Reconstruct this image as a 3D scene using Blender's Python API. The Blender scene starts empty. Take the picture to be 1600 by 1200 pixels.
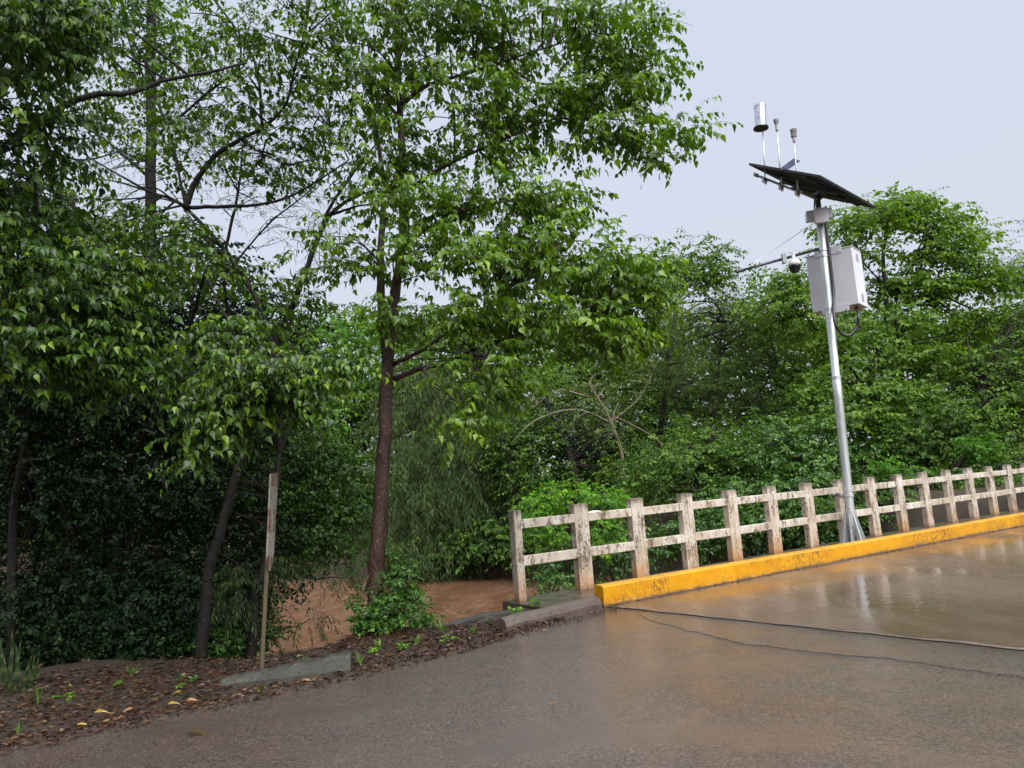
import bpy, math, random
import numpy as np
from mathutils import Matrix, Vector
random.seed(7)
RG = np.random.default_rng(11)
sc = bpy.context.scene
col = sc.collection

# ------------------------------------------------------------------ camera
FPX = 1130.0                       # focal length in pixels of a 1600 px wide frame
PITCH, ROLL, BRG = 0.1391, -0.0679, 0.9509
EYE = np.array([0.0, 0.0, 1.6])
_f = np.array([0, math.cos(PITCH), math.sin(PITCH)])
_u0 = np.array([0, -math.sin(PITCH), math.cos(PITCH)])
_r0 = np.array([1.0, 0, 0])
_r = math.cos(ROLL) * _r0 + math.sin(ROLL) * _u0
_u = -math.sin(ROLL) * _r0 + math.cos(ROLL) * _u0
cd = bpy.data.cameras.new('camera')
cam = bpy.data.objects.new('camera', cd)
col.objects.link(cam)
cam.matrix_world = Matrix(((_r[0], _u[0], -_f[0], 0), (_r[1], _u[1], -_f[1], 0), (_r[2], _u[2], -_f[2], 1.6), (0, 0, 0, 1)))
cd.sensor_fit = 'HORIZONTAL'
cd.sensor_width = 36.0
cd.lens = 36.0 * FPX / 1600.0
cd.clip_start = 0.05
cd.clip_end = 3000
sc.camera = cam

# ------------------------------------------------------------------ sky, sun, exposure
SUN_EL, SUN_AZ = math.radians(46), math.radians(148)      # azimuth clockwise from +Y: behind the camera
w = bpy.data.worlds.new('World')
sc.world = w
w.use_nodes = True
nt = w.node_tree
nt.nodes.clear()
N = nt.nodes.new
wo = N('ShaderNodeOutputWorld'); bg = N('ShaderNodeBackground')
sky = N('ShaderNodeTexSky'); sky.sky_type = 'NISHITA'; sky.sun_disc = False
sky.sun_elevation = SUN_EL; sky.sun_rotation = SUN_AZ
sky.dust_density = 3.0
tc = N('ShaderNodeTexCoord'); sep = N('ShaderNodeSeparateXYZ')
rampw = N('ShaderNodeValToRGB')                      # overcast layer, a little brighter towards the zenith
cr = rampw.color_ramp
cr.elements[0].position = 0.0; cr.elements[0].color = (1.98, 2.03, 2.26, 1)
cr.elements[1].position = 1.0; cr.elements[1].color = (6.9, 6.9, 7.0, 1)
e = cr.elements.new(0.60); e.color = (1.89, 2.08, 2.41, 1)
e = cr.elements.new(0.8); e.color = (3.9, 4.05, 4.4, 1)
ns = N('ShaderNodeTexNoise'); ns.inputs['Scale'].default_value = 1.6; ns.inputs['Detail'].default_value = 3
mr = N('ShaderNodeMapRange'); mr.inputs[1].default_value = .3; mr.inputs[2].default_value = .7
mr.inputs[3].default_value = .98; mr.inputs[4].default_value = 1.02
mul = N('ShaderNodeMixRGB'); mul.blend_type = 'MULTIPLY'; mul.inputs[0].default_value = 1
mixw = N('ShaderNodeMixRGB'); mixw.inputs[0].default_value = 0.93
L = nt.links.new
L(tc.outputs['Generated'], sep.inputs[0]); L(sep.outputs[2], rampw.inputs[0])
L(tc.outputs['Generated'], ns.inputs['Vector']); L(ns.outputs[0], mr.inputs[0])
L(rampw.outputs[0], mul.inputs[1]); L(mr.outputs[0], mul.inputs[2])
L(sky.outputs[0], mixw.inputs[1]); L(mul.outputs[0], mixw.inputs[2])
L(mixw.outputs[0], bg.inputs[0]); bg.inputs[1].default_value = 0.1
L(bg.outputs[0], wo.inputs[0])

sl = bpy.data.lights.new('sun', 'SUN'); sl.energy = 1.5; sl.angle = math.radians(60); sl.color = (1, .98, .94)
so = bpy.data.objects.new('sun', sl); col.objects.link(so)
sd = Vector((math.sin(SUN_AZ) * math.cos(SUN_EL), math.cos(SUN_AZ) * math.cos(SUN_EL), math.sin(SUN_EL)))
so.rotation_euler = sd.to_track_quat('Z', 'Y').to_euler()
so.location = (0, 0, 30)
vs = sc.view_settings
vs.view_transform = 'Standard'; vs.look = 'None'; vs.gamma = 1; vs.use_curve_mapping = False
vs.exposure = 1.80
sc.render.engine = 'CYCLES'
cy = sc.cycles
cy.max_bounces = 6; cy.diffuse_bounces = 3; cy.glossy_bounces = 3; cy.transmission_bounces = 4; cy.transparent_max_bounces = 6
cy.sample_clamp_indirect = 6
cy.caustics_reflective = False; cy.caustics_refractive = False

# ------------------------------------------------------------------ geometry helpers
def ray(x, y): return _f + _r * (x - 800) / FPX + _u * (600 - y) / FPX
def at(x, y, Y):
    d = ray(x, y); return EYE + d * (Y / d[1])
def onz(x, y, z=0.0):
    d = ray(x, y); return EYE + d * ((z - 1.6) / d[2])
D2 = np.array([math.sin(BRG), math.cos(BRG), 0.0]); N2 = np.array([math.cos(BRG), -math.sin(BRG), 0.0])
P0 = np.array([-.0836, 10.0274, 0.0])
def st(s, n, z=0.0): return P0 + D2 * s + N2 * n + np.array([0, 0, z])

def tag(o, label=None, cat=None, group=None, kind=None):
    if label: o['label'] = label
    if cat: o['category'] = cat
    if group: o['group'] = group
    if kind: o['kind'] = kind
    return o
def root(name, loc, label, cat, group=None):
    o = bpy.data.objects.new(name, None); o.empty_display_size = .2
    o.location = [float(v) for v in loc]; col.objects.link(o)
    return tag(o, label, cat, group)

def mesh(name, V, F, mat, parent=None, tint=None, smooth=False, top_loc=None):
    """V (n,3) world coordinates; F list of (m,k) int arrays."""
    V = np.asarray(V, np.float32)
    if parent is not None:
        b = parent
        off = np.zeros(3)
        while b is not None:
            off += np.array(b.location); b = b.parent
    else:
        off = np.zeros(3) if top_loc is None else np.array(top_loc, float)
    V = V - off.astype(np.float32)
    me = bpy.data.meshes.new(name)
    F = [np.asarray(f, np.int32) for f in (F if isinstance(F, list) else [F]) if len(f)]
    loops = np.concatenate([f.ravel() for f in F])
    tot = np.concatenate([np.full(len(f), f.shape[1], np.int32) for f in F])
    start = np.concatenate([[0], np.cumsum(tot)[:-1]]).astype(np.int32)
    me.vertices.add(len(V)); me.vertices.foreach_set('co', V.ravel())
    me.loops.add(len(loops)); me.loops.foreach_set('vertex_index', loops)
    me.polygons.add(len(tot)); me.polygons.foreach_set('loop_start', start)
    me.polygons.foreach_set('use_smooth', np.full(len(tot), bool(smooth)))
    me.update(calc_edges=True)
    if tint is not None:
        a = me.attributes.new('tint', 'FLOAT', 'POINT'); a.data.foreach_set('value', np.asarray(tint, np.float32))
    me.materials.append(mat)
    o = bpy.data.objects.new(name, me); col.objects.link(o)
    if parent is not None: o.parent = parent
    else: o.location = [float(v) for v in off]
    return o

class G:
    """collects pieces into one mesh"""
    def __init__(s): s.V = []; s.F = {3: [], 4: []}; s.n = 0; s.T = []
    def add(s, V, F, t=0.5):
        V = np.asarray(V, float)
        for f in (F if isinstance(F, list) else [F]):
            f = np.asarray(f)
            if len(f): s.F[f.shape[1]].append(f + s.n)
        s.V.append(V); s.n += len(V)
        s.T.append(np.full(len(V), t) if np.isscalar(t) else np.asarray(t))
    def box(s, c, ax, h, bev=0.0):
        """c centre, ax 3 unit axes, h half sizes; bevelled box"""
        c = np.asarray(c, float); ax = [np.asarray(a, float) for a in ax]
        b = min(bev, min(h) * .45)
        if b <= 0:
            V = [c + ax[0] * h[0] * i + ax[1] * h[1] * j + ax[2] * h[2] * k for i in (-1, 1) for j in (-1, 1) for k in (-1, 1)]
            s.add(V, [[[0, 1, 3, 2], [4, 6, 7, 5], [0, 4, 5, 1], [2, 3, 7, 6], [0, 2, 6, 4], [1, 5, 7, 3]]]); return
        V = []; idx = {}
        for i in (-1, 1):
            for j in (-1, 1):
                for k in (-1, 1):
                    for m in range(3):
                        hh = [h[0], h[1], h[2]]
                        for q in range(3):
                            if q != m: hh[q] -= b
                        idx[(i, j, k, m)] = len(V)
                        V.append(c + ax[0] * hh[0] * i + ax[1] * hh[1] * j + ax[2] * hh[2] * k)
        Q = []; Tn = []
        for m in range(3):
            a, b2 = [q for q in range(3) if q != m]
            for sgn in (-1, 1):
                f = []
                for (p, r) in ((-1, -1), (1, -1), (1, 1), (-1, 1)):
                    t = [0, 0, 0]; t[m] = sgn; t[a] = p; t[b2] = r
                    f.append(idx[(t[0], t[1], t[2], m)])
                if (sgn > 0) == (m == 1): f = f[::-1]
                Q.append(f)
        for m in range(3):        # edges along axis m
            a, b2 = [q for q in range(3) if q != m]
            for p in (-1, 1):
                for r in (-1, 1):
                    f = []
                    for (e_, mm) in ((-1, a), (-1, b2), (1, b2), (1, a)):
                        t = [0, 0, 0]; t[m] = e_; t[a] = p; t[b2] = r
                        f.append(idx[(t[0], t[1], t[2], mm)])
                    Q.append(f)
        for i in (-1, 1):
            for j in (-1, 1):
                for k in (-1, 1): Tn.append([idx[(i, j, k, 0)], idx[(i, j, k, 1)], idx[(i, j, k, 2)]])
        s.add(V, [np.array(Q), np.array(Tn)])
    def tube(s, P, R, n=8, cap=True, t=0.5, wob=0.0):
        V, Fq, Ft = tube(P, R, n, cap, wob); s.add(V, [Fq, Ft] if len(Ft) else [Fq], t)
    def lathe(s, c, axis, prof, n=16):
        """prof list of (r, h)"""
        a = np.asarray(axis, float); a /= np.linalg.norm(a)
        P = [np.asarray(c) + a * h for r, h in prof]
        V, Fq, Ft = tube(P, [r for r, h in prof], n, True, 0, fixed=a); s.add(V, [Fq, Ft])
    def build(s, name, mat, parent=None, smooth=False, tint=False, top_loc=None):
        V = np.concatenate(s.V); F = [np.concatenate(v) for v in s.F.values() if v]
        return mesh(name, V, F, mat, parent, np.concatenate(s.T) if tint else None, smooth, top_loc)

def tube(P, R, n=8, cap=True, wob=0.0, fixed=None):
    P = np.asarray(P, float); m = len(P); R = np.asarray(R, float) * np.ones(m)
    T = np.gradient(P, axis=0)
    if fixed is not None: T[:] = fixed
    T /= np.linalg.norm(T, axis=1)[:, None] + 1e-12
    up = np.array([0, 0, 1.0]) if abs(T[0, 2]) < .8 else np.array([1.0, 0, 0])
    A = []
    a = np.cross(T[0], up); a /= np.linalg.norm(a)
    for i in range(m):
        a = a - T[i] * (a @ T[i]); a /= np.linalg.norm(a) + 1e-12; A.append(a)
    A = np.array(A); B = np.cross(T, A)
    th = np.arange(n) * 2 * math.pi / n
    rr = R[:, None] * (1 + (wob * RG.standard_normal((m, n)) if wob else 0))
    V = P[:, None] + (A[:, None] * np.cos(th)[None, :, None] + B[:, None] * np.sin(th)[None, :, None]) * rr[..., None]
    V = V.reshape(-1, 3)
    i = np.arange(m - 1)[:, None] * n; j = np.arange(n)[None]; j2 = (j + 1) % n
    Fq = np.stack([i + j, i + j2, i + n + j2, i + n + j], -1).reshape(-1, 4)
    Ft = np.zeros((0, 3), int)
    if cap:
        k = len(V); V = np.concatenate([V, P[:1], P[-1:]])
        jj = np.arange(n); jj2 = (jj + 1) % n
        Ft = np.concatenate([np.stack([jj2, jj, np.full(n, k)], -1), np.stack([(m - 1) * n + jj, (m - 1) * n + jj2, np.full(n, k + 1)], -1)])
    return V, Fq, Ft

def spline(P, k=6):
    """Catmull-Rom through points (m,d)"""
    P = np.asarray(P, float)
    if len(P) < 3:
        t = np.linspace(0, 1, k * (len(P) - 1) + 1)[:, None]; return P[0] + (P[-1] - P[0]) * t
    Q = np.concatenate([2 * P[:1] - P[1:2], P, 2 * P[-1:] - P[-2:-1]]); out = []
    for i in range(1, len(Q) - 2):
        t = np.linspace(0, 1, k, endpoint=False)[:, None]
        a, b, c, d = Q[i - 1], Q[i], Q[i + 1], Q[i + 2]
        out.append(.5 * (2 * b + (c - a) * t + (2 * a - 5 * b + 4 * c - d) * t ** 2 + (3 * b - a - 3 * c + d) * t ** 3))
    out.append(P[-1:]); return np.concatenate(out)

_nr = np.random.default_rng(3)
_K = _nr.normal(size=(24, 2)); _K /= np.linalg.norm(_K, axis=1)[:, None]; _PH = _nr.uniform(0, 6.28, 24); _FQ = np.geomspace(.35, 14, 24)
def snoise(x, y, lo=0, hi=24, f=1.0):
    r = 0
    for k in range(lo, hi): r = r + np.sin((x * _K[k, 0] + y * _K[k, 1]) * _FQ[k] * f + _PH[k]) / (_FQ[k] ** .6)
    return r / 3.0

# ------------------------------------------------------------------ materials
class M:
    def __init__(s, name, rough=.6, spec=.5):
        s.m = bpy.data.materials.new(name); s.m.use_nodes = True; s.t = s.m.node_tree
        s.b = s.t.nodes['Principled BSDF']; s.out = s.t.nodes['Material Output']
        s.b.inputs['Roughness'].default_value = rough; s.b.inputs['Specular IOR Level'].default_value = spec
        s.pos = s.n('ShaderNodeNewGeometry').outputs['Position']
    def n(s, t, **kw):
        o = s.t.nodes.new(t)
        for k, v in kw.items():
            if k in o.inputs: o.inputs[k].default_value = v
            else: setattr(o, k, v)
        return o
    def l(s, a, b): s.t.links.new(a, b)
    def put(s, sock, v):
        if isinstance(v, (int, float)): sock.default_value = (v, v, v, 1) if sock.type == 'RGBA' else v
        elif isinstance(v, tuple): sock.default_value = v if len(v) == 4 or sock.type != 'RGBA' else (*v, 1)
        else: s.l(v, sock)
    def map(s, scale=(1, 1, 1), rot=(0, 0, 0), vec=None):
        o = s.n('ShaderNodeMapping'); s.l(vec or s.pos, o.inputs[0])
        o.inputs['Scale'].default_value = scale; o.inputs['Rotation'].default_value = rot; return o.outputs[0]
    def noise(s, scale, detail=4, rough=.55, vec=None, dist=0):
        o = s.n('ShaderNodeTexNoise', Scale=scale, Detail=detail, Roughness=rough, Distortion=dist)
        s.l(vec or s.pos, o.inputs['Vector']); return o.outputs[0]
    def voro(s, scale, vec=None, feature='F1'):
        o = s.n('ShaderNodeTexVoronoi', feature=feature, Scale=scale); s.l(vec or s.pos, o.inputs['Vector']); return o.outputs[0]
    def mr(s, v, a, b, c=0., d=1.):
        o = s.n('ShaderNodeMapRange'); s.put(o.inputs[0], v)
        for i, q in enumerate((a, b, c, d)): o.inputs[i + 1].default_value = q
        return o.outputs[0]
    def ramp(s, v, *st_):
        o = s.n('ShaderNodeValToRGB'); s.put(o.inputs[0], v); c = o.color_ramp
        while len(c.elements) < len(st_): c.elements.new(.5)
        for e_, (p, k) in zip(c.elements, st_): e_.position = p; e_.color = (*k, 1)
        return o.outputs[0]
    def mix(s, f, a, b, mode='MIX'):
        o = s.n('ShaderNodeMixRGB', blend_type=mode); s.put(o.inputs[0], f); s.put(o.inputs[1], a); s.put(o.inputs[2], b); return o.outputs[0]
    def math(s, op, a, b=0.):
        o = s.n('ShaderNodeMath', operation=op); s.put(o.inputs[0], a); s.put(o.inputs[1], b); return o.outputs[0]
    def xyz(s, vec=None):
        o = s.n('ShaderNodeSeparateXYZ'); s.l(vec or s.pos, o.inputs[0]); return o.outputs
    def bump(s, h, strength=.5, dist=.01, prev=None):
        o = s.n('ShaderNodeBump', Strength=strength, Distance=dist); s.put(o.inputs['Height'], h)
        if prev is not None: s.l(prev, o.inputs['Normal'])
        s.l(o.outputs[0], s.b.inputs['Normal']); return o.outputs[0]
    def col(s, v): s.put(s.b.inputs['Base Color'], v); return s
    def ro(s, v): s.put(s.b.inputs['Roughness'], v); return s

def leaf_mat(name, dark, mid, light, rough=.32, trans=.32, spec=.5):
    m = M(name, rough, spec)
    a = m.n('ShaderNodeAttribute', attribute_name='tint').outputs['Fac']
    c = m.ramp(a, (0, dark), (.55, mid), (1, light))
    m.col(c)
    t = m.n('ShaderNodeBsdfTranslucent')
    tc_ = m.mix(1.0, c, (1.5, 1.6, .4), 'MULTIPLY'); m.l(tc_, t.inputs[0])
    mx = m.n('ShaderNodeMixShader'); mx.inputs[0].default_value = trans
    m.l(m.b.outputs[0], mx.inputs[1]); m.l(t.outputs[0], mx.inputs[2]); m.l(mx.outputs[0], m.out.inputs[0])
    return m.m

def bark_mat(name, a, b, c, scale=1.0, spots=None):
    m = M(name, .45, .3 if 'dark' in name else .5)
    n1 = m.noise(9 * scale, 6, .6, m.map((1, 1, .25)))
    n2 = m.noise(42 * scale, 4, .6, m.map((1, 1, .35)))
    cc = m.ramp(n1, (.3, a), (.5, b), (.72, c))
    cc = m.mix(m.mr(n2, .45, .7, 0, .55), cc, tuple(v * .35 for v in a))
    if spots:
        v = m.noise(26, 2, .4); cc = m.mix(m.mr(v, .66, .72, 0, .8), cc, spots)
    m.col(cc); m.ro(m.mr(n1, .3, .7, *((.55, .8) if 'dark' in name else (.3, .6)))); m.bump(m.math('ADD', n1, n2), .9, .02)
    return m.m

MAT = {}
# asphalt, wet and stained by brown mud
def asphalt(name, k, puddles):
    m = M(name)
    big = m.noise(.55, 4, .55, m.map((1, 1, 1)), .6); med = m.noise(2.6, 5, .6); gr = m.noise(190, 3, .6); vor = m.voro(105)
    mul_ = lambda c_: tuple(a * b for a, b in zip(c_, k))
    c = m.ramp(big, (.32, mul_((.165, .100, .072))), (.5, mul_((.188, .126, .098))), (.66, mul_((.190, .144, .122))))
    c = m.mix(m.mr(med, .4, .7, 0, .5), c, mul_((.105, .075, .060)))
    c = m.mix(m.mr(gr, .42, .66, 0, .5), c, (.03, .024, .021))
    vc = m.n('ShaderNodeTexVoronoi', Scale=80); m.l(m.pos, vc.inputs['Vector'])
    sep_ = m.n('ShaderNodeSeparateXYZ'); m.l(vc.outputs['Color'], sep_.inputs[0])
    c = m.mix(m.mr(sep_.outputs[0], .70, .95, 0, .36), c, (.38, .31, .28)); c = m.mix(m.mr(sep_.outputs[1], .6, .9, 0, .6), c, (.03, .022, .018))
    pud = m.mr(m.noise(.9, 4, .55, m.map((.55, 1.3, 1), (0, 0, -.6)), .5), .50, .64)
    pud = m.math('MULTIPLY', pud, puddles)
    m.col(m.mix(m.math('MULTIPLY', pud, .8), c, (.062, .043, .033)))
    m.ro(m.mix(pud, m.mr(med, .35, .65, .12, .26), .09))
    h = m.math('ADD', m.mr(vor, 0, .6, 1, 0), m.math('MULTIPLY', gr, .8))
    b1 = m.bump(m.mix(m.math('MULTIPLY', pud, .86), h, (.45, .45, .45)), 1.0, .022)
    m.bump(m.noise(22, 3, .6), .3, .006, b1)
    m.b.inputs['Coat Weight'].default_value = .65; m.put(m.b.inputs['Coat Roughness'], m.mr(med, .35, .65, .06, .22))   # the film of rain water
    cb = m.n('ShaderNodeBump', Strength=.5, Distance=.004); m.put(cb.inputs['Height'], m.math('ADD', m.noise(34, 3, .6), m.math('MULTIPLY', h, .28))); m.l(cb.outputs[0], m.b.inputs['Coat Normal'])
    return m.m
MAT['asphalt'] = asphalt('wet_asphalt', (1, 1, 1), 1.0)
MAT['patch'] = asphalt('patched_asphalt', (.92, 1.0, 1.08), .5)
# concrete deck with a film of muddy water
m = M('wet_deck')
g0 = m.noise(.8, 5, .6, m.map((1, .5, 1), (0, 0, -BRG)), .5); g1 = m.noise(70, 4, .6); g2 = m.noise(3.4, 4, .6)
c = m.ramp(g0, (.3, (.085, .051, .035)), (.5, (.115, .078, .060)), (.7, (.155, .120, .100)))
c = m.mix(m.mr(g1, .45, .7, 0, .5), c, (.05, .032, .022)); m.col(c)
pud = m.mr(m.noise(.5, 4, .55, m.map((1, .6, 1), (0, 0, -BRG)), .5), .47, .60)
m.ro(m.mix(pud, m.mr(g2, .3, .7, .20, .34), .07))
b1 = m.bump(m.mix(m.math('MULTIPLY', pud, .985), g1, (.5, .5, .5)), .35, .004)
m.bump(m.noise(13, 2, .5, m.map((1, 1, 1)), .5), .42, .006, b1)
MAT['deck'] = m.m
# worn concrete
def concrete(name, lo, hi, stain, rough=.4, moss=None, grain=.35):
    m = M(name)
    a = m.noise(5, 6, .65); b = m.noise(60, 4, .6); c2 = m.noise(17, 5, .7)
    c = m.ramp(a, (.3, lo), (.7, hi)); c = m.mix(m.mr(c2, .52, .66, 0, .8), c, stain)
    if moss: c = m.mix(m.mr(m.noise(3.5, 5, .7), .5, .62, 0, .8), c, moss)
    m.col(c); m.ro(m.mr(a, .3, .7, rough - .12, rough + .15)); m.bump(m.math('ADD', b, m.math('MULTIPLY', c2, 1.5)), grain, .006)
    return m.m
MAT['slab'] = concrete('wet_slab_concrete', (.07, .052, .038), (.12, .092, .07), (.05, .04, .03), .22)
MAT['lip'] = concrete('pale_worn_slab_edge', (.085, .064, .048), (.17, .135, .108), (.04, .03, .023), .4)
MAT['kerbstone'] = concrete('grey_kerb_concrete', (.028, .028, .022), (.055, .053, .043), (.013, .012, .009), .6, None, .8)
MAT['kerbblock'] = concrete('brown_grey_kerb_concrete', (.075, .055, .043), (.12, .09, .072), (.04, .03, .024), .42, None, .7)
MAT['wall'] = concrete('mossy_wall_concrete', (.05, .04, .028), (.12, .095, .065), (.02, .017, .012), .6, (.03, .032, .016), .7)
MAT['beam'] = concrete('beam_concrete', (.14, .125, .10), (.27, .24, .2), (.06, .05, .04), .6)
# white painted concrete, peeling, stained by mud
m = M('white_painted_concrete', .5)
a = m.noise(7, 6, .7, m.map((1, 1, .35))); b = m.noise(38, 5, .7, m.map((1, 1, .6))); z = m.xyz()[2]
big = m.noise(1.1, 3, .5)
paint = m.ramp(m.noise(3, 4, .6), (.3, (.40, .33, .25)), (.5, (.53, .47, .39)), (.75, (.68, .66, .62)))
bare = m.ramp(b, (.35, (.06, .038, .02)), (.6, (.18, .125, .075)))
f = m.mr(m.math('ADD', m.math('MULTIPLY', a, .55), m.math('MULTIPLY', b, .45)), .515, .56)
c = m.mix(f, paint, bare)
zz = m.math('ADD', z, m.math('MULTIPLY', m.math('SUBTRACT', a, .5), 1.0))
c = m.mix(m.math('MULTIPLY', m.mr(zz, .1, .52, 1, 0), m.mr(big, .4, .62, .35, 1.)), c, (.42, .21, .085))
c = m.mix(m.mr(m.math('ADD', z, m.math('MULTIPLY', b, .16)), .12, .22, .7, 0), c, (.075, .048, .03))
fine = m.noise(120, 3, .7, m.map((1, 1, .3)))
c = m.mix(m.mr(fine, .60, .67, 0, .8), c, (.06, .045, .035))
drip = m.math('MULTIPLY', m.mr(m.noise(30, 4, .7, m.map((1, 1, .06))), .52, .64), m.mr(m.noise(2.3, 3, .6), .42, .58))
c = m.mix(m.math('MULTIPLY', drip, .7), c, (.13, .105, .08))
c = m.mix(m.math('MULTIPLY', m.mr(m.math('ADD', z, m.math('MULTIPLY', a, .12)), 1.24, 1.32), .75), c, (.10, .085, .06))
m.col(c); m.ro(m.mr(f, 0, 1, .38, .7)); m.bump(m.math('SUBTRACT', m.math('MULTIPLY', b, .5), f), .5, .004)
MAT['rail'] = m.m
# yellow painted kerb
m = M('yellow_kerb_paint', .35)
a = m.noise(5, 6, .7); b = m.noise(33, 5, .72, m.map((1, 1, .5))); z = m.xyz()[2]; bg2 = m.noise(.9, 2, .5)
c = m.ramp(a, (.3, (.52, .215, .002)), (.55, (.60, .285, .002)), (.75, (.64, .33, .005)))
scr = m.math('MULTIPLY', m.mr(b, .50, .58), m.mr(bg2, .47, .60))
c = m.mix(m.math('MULTIPLY', scr, .85), c, (.075, .04, .018))
c = m.mix(m.mr(m.noise(90, 3, .6), .66, .7, 0, .6), c, (.1, .055, .02))
zl = m.math('ADD', z, m.math('MULTIPLY', m.noise(9, 5, .7), .13))
c = m.mix(m.mr(zl, .093, .107, 1, 0), c, (.085, .06, .048))
c = m.mix(m.mr(zl, .10, .17, .45, 0), c, (.30, .15, .03))
m.col(c); m.ro(m.mr(a, .3, .7, .25, .5)); m.bump(m.math('SUBTRACT', m.math('MULTIPLY', b, .7), scr), .4, .004)
MAT['yellow'] = m.m
# river
m = M('muddy_river')
rot = m.map((1, .33, 1), (0, 0, .2))
a = m.noise(.35, 4, .6, rot, 1.2); b = m.noise(1.6, 5, .65, rot, 1.0); c3 = m.noise(7, 4, .6, rot, .6)
m.col(m.ramp(m.math('ADD', m.math('MULTIPLY', a, .5), m.math('MULTIPLY', b, .5)), (.36, (.125, .060, .035)), (.5, (.175, .088, .053)), (.6, (.23, .128, .083)), (.72, (.31, .19, .135))))
m.ro(.08); b1 = m.bump(m.math('ADD', b, m.math('MULTIPLY', c3, .4)), 1.0, .13); m.bump(m.voro(5.5), .3, .02, b1)
MAT['river'] = m.m
# earth
m = M('bank_earth', .8)
a = m.noise(2.2, 6, .65); b = m.noise(30, 5, .65)
c = m.ramp(a, (.3, (.032, .018, .010)), (.5, (.052, .030, .018)), (.7, (.03, .028, .012)))
c = m.mix(m.mr(b, .45, .65, 0, .7), c, (.014, .009, .006)); m.col(c); m.ro(m.mr(b, .3, .7, .35, .85)); m.bump(m.math('ADD', a, b), 1, .04)
MAT['earth'] = m.m
m = M('galvanised_steel', .38); m.b.inputs['Metallic'].default_value = .75
a = m.noise(6, 5, .6, m.map((1, 1, .12))); b = m.voro(60)
c = m.ramp(a, (.3, (.42, .45, .45)), (.7, (.62, .66, .67)))
rs = m.math('MULTIPLY', m.mr(m.noise(13, 5, .7, m.map((1, 1, .18))), .56, .66), m.mr(m.xyz()[2], 3.6, .9, 0, .8))
c = m.mix(rs, c, (.30, .145, .06)); m.col(c); m.ro(m.mr(b, 0, .6, .3, .48)); MAT['galv'] = m.m
m = M('brushed_steel', .22); m.b.inputs['Metallic'].default_value = 1; m.col(m.ramp(m.noise(20, 3), (.3, (.5, .52, .54)), (.7, (.75, .77, .8)))); MAT['chrome'] = m.m
m = M('grey_plastic', .45); m.col(m.ramp(m.noise(12, 3), (.3, (.27, .28, .30)), (.7, (.38, .39, .42)))); MAT['grey'] = m.m
m = M('grey_box_paint', .35); g = m.noise(2.2, 4, .6)
c = m.ramp(g, (.3, (.55, .56, .61)), (.7, (.62, .63, .68))); c = m.mix(m.mr(m.noise(9, 5, .7, m.map((1, 1, .1))), .6, .75, 0, .25), c, (.25, .22, .2)); m.col(c); MAT['boxpaint'] = m.m
m = M('white_plastic', .3); m.col(m.ramp(m.noise(8, 2), (.3, (.68, .67, .65)), (.7, (.75, .74, .72)))); MAT['white'] = m.m
m = M('black_plastic', .35); m.col(m.ramp(m.noise(14, 3), (.3, (.012, .012, .014)), (.7, (.025, .025, .028)))); MAT['black'] = m.m
m = M('dark_gap', .7); m.col(m.ramp(m.noise(14, 3), (.3, (.02, .02, .025)), (.7, (.035, .035, .04)))); MAT['slot'] = m.m
m = M('solar_cells', .5, .3); br = m.n('ShaderNodeTexBrick'); m.l(m.map((6, 6, 6)), br.inputs[0])
m.col(m.mix(.5, m.ramp(m.noise(3, 2), (.3, (.006, .007, .010)), (.7, (.010, .011, .016))), (.006, .007, .010))); MAT['cells'] = m.m
m = M('blue_grey_cells', .2); m.col(m.ramp(m.noise(5, 2), (.3, (.025, .03, .07)), (.7, (.05, .055, .11)))); MAT['cells2'] = m.m
m = M('dark_anodised', .4); m.b.inputs['Metallic'].default_value = .6; m.col(m.ramp(m.noise(9, 3), (.3, (.03, .03, .035)), (.7, (.07, .07, .08)))); MAT['anod'] = m.m
m = M('glass_dome', .05); m.col((.01, .01, .012)); MAT['dome'] = m.m
# hazard marker
m = M('post_wood', .7); a = m.noise(16, 6, .7, m.map((1, 1, .12)))
c = m.ramp(a, (.3, (.04, .03, .02)), (.6, (.09, .07, .048)), (.75, (.13, .105, .072)))
c = m.mix(m.mr(m.xyz()[2], .5, 1.1, .6, 0), c, (.085, .062, .025)); m.col(c); m.bump(a, .6, .004); MAT['postwood'] = m.m
m = M('peeling_red_white', .5); a = m.noise(10, 6, .7, m.map((1, 1, .3))); z = m.xyz()[2]
wv = m.math('SINE', m.math('MULTIPLY', m.math('ADD', z, m.math('MULTIPLY', a, .09)), 14.0))
c = m.mix(m.mr(wv, -.05, .05), (.26, .25, .21), (.15, .075, .05))
c = m.mix(m.mr(a, .5, .58, 0, .9), c, (.33, .32, .28)); c = m.mix(m.mr(m.noise(30, 5, .7), .52, .6, 0, .8), c, (.09, .065, .045)); m.col(c); MAT['marker'] = m.m
MAT['bark_main'] = bark_mat('reddish_brown_bark', (.022, .010, .007), (.058, .024, .016), (.095, .046, .032), 1.0, (.22, .17, .14))
MAT['bark_dark'] = bark_mat('dark_wet_bark', (.007, .005, .004), (.014, .011, .009), (.030, .024, .019), 1.2, (.06, .055, .048))
MAT['bark_grey'] = bark_mat('grey_bark', (.05, .045, .038), (.10, .09, .075), (.16, .145, .12), 1.0)
MAT['twig'] = bark_mat('dry_twig_bark', (.10, .075, .055), (.19, .145, .11), (.27, .22, .17), 1.0)
MAT['leaf_main'] = leaf_mat('fresh_green_leaf', (.022, .062, .010), (.088, .180, .008), (.23, .37, .022), .34, .38)
MAT['leaf_left'] = leaf_mat('deep_green_leaf', (.014, .046, .009), (.054, .122, .010), (.21, .33, .020), .34, .34)
MAT['leaf_dark'] = leaf_mat('dark_glossy_leaf', (.006, .016, .006), (.011, .031, .009), (.030, .070, .014), .45, .12, .22)
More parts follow.
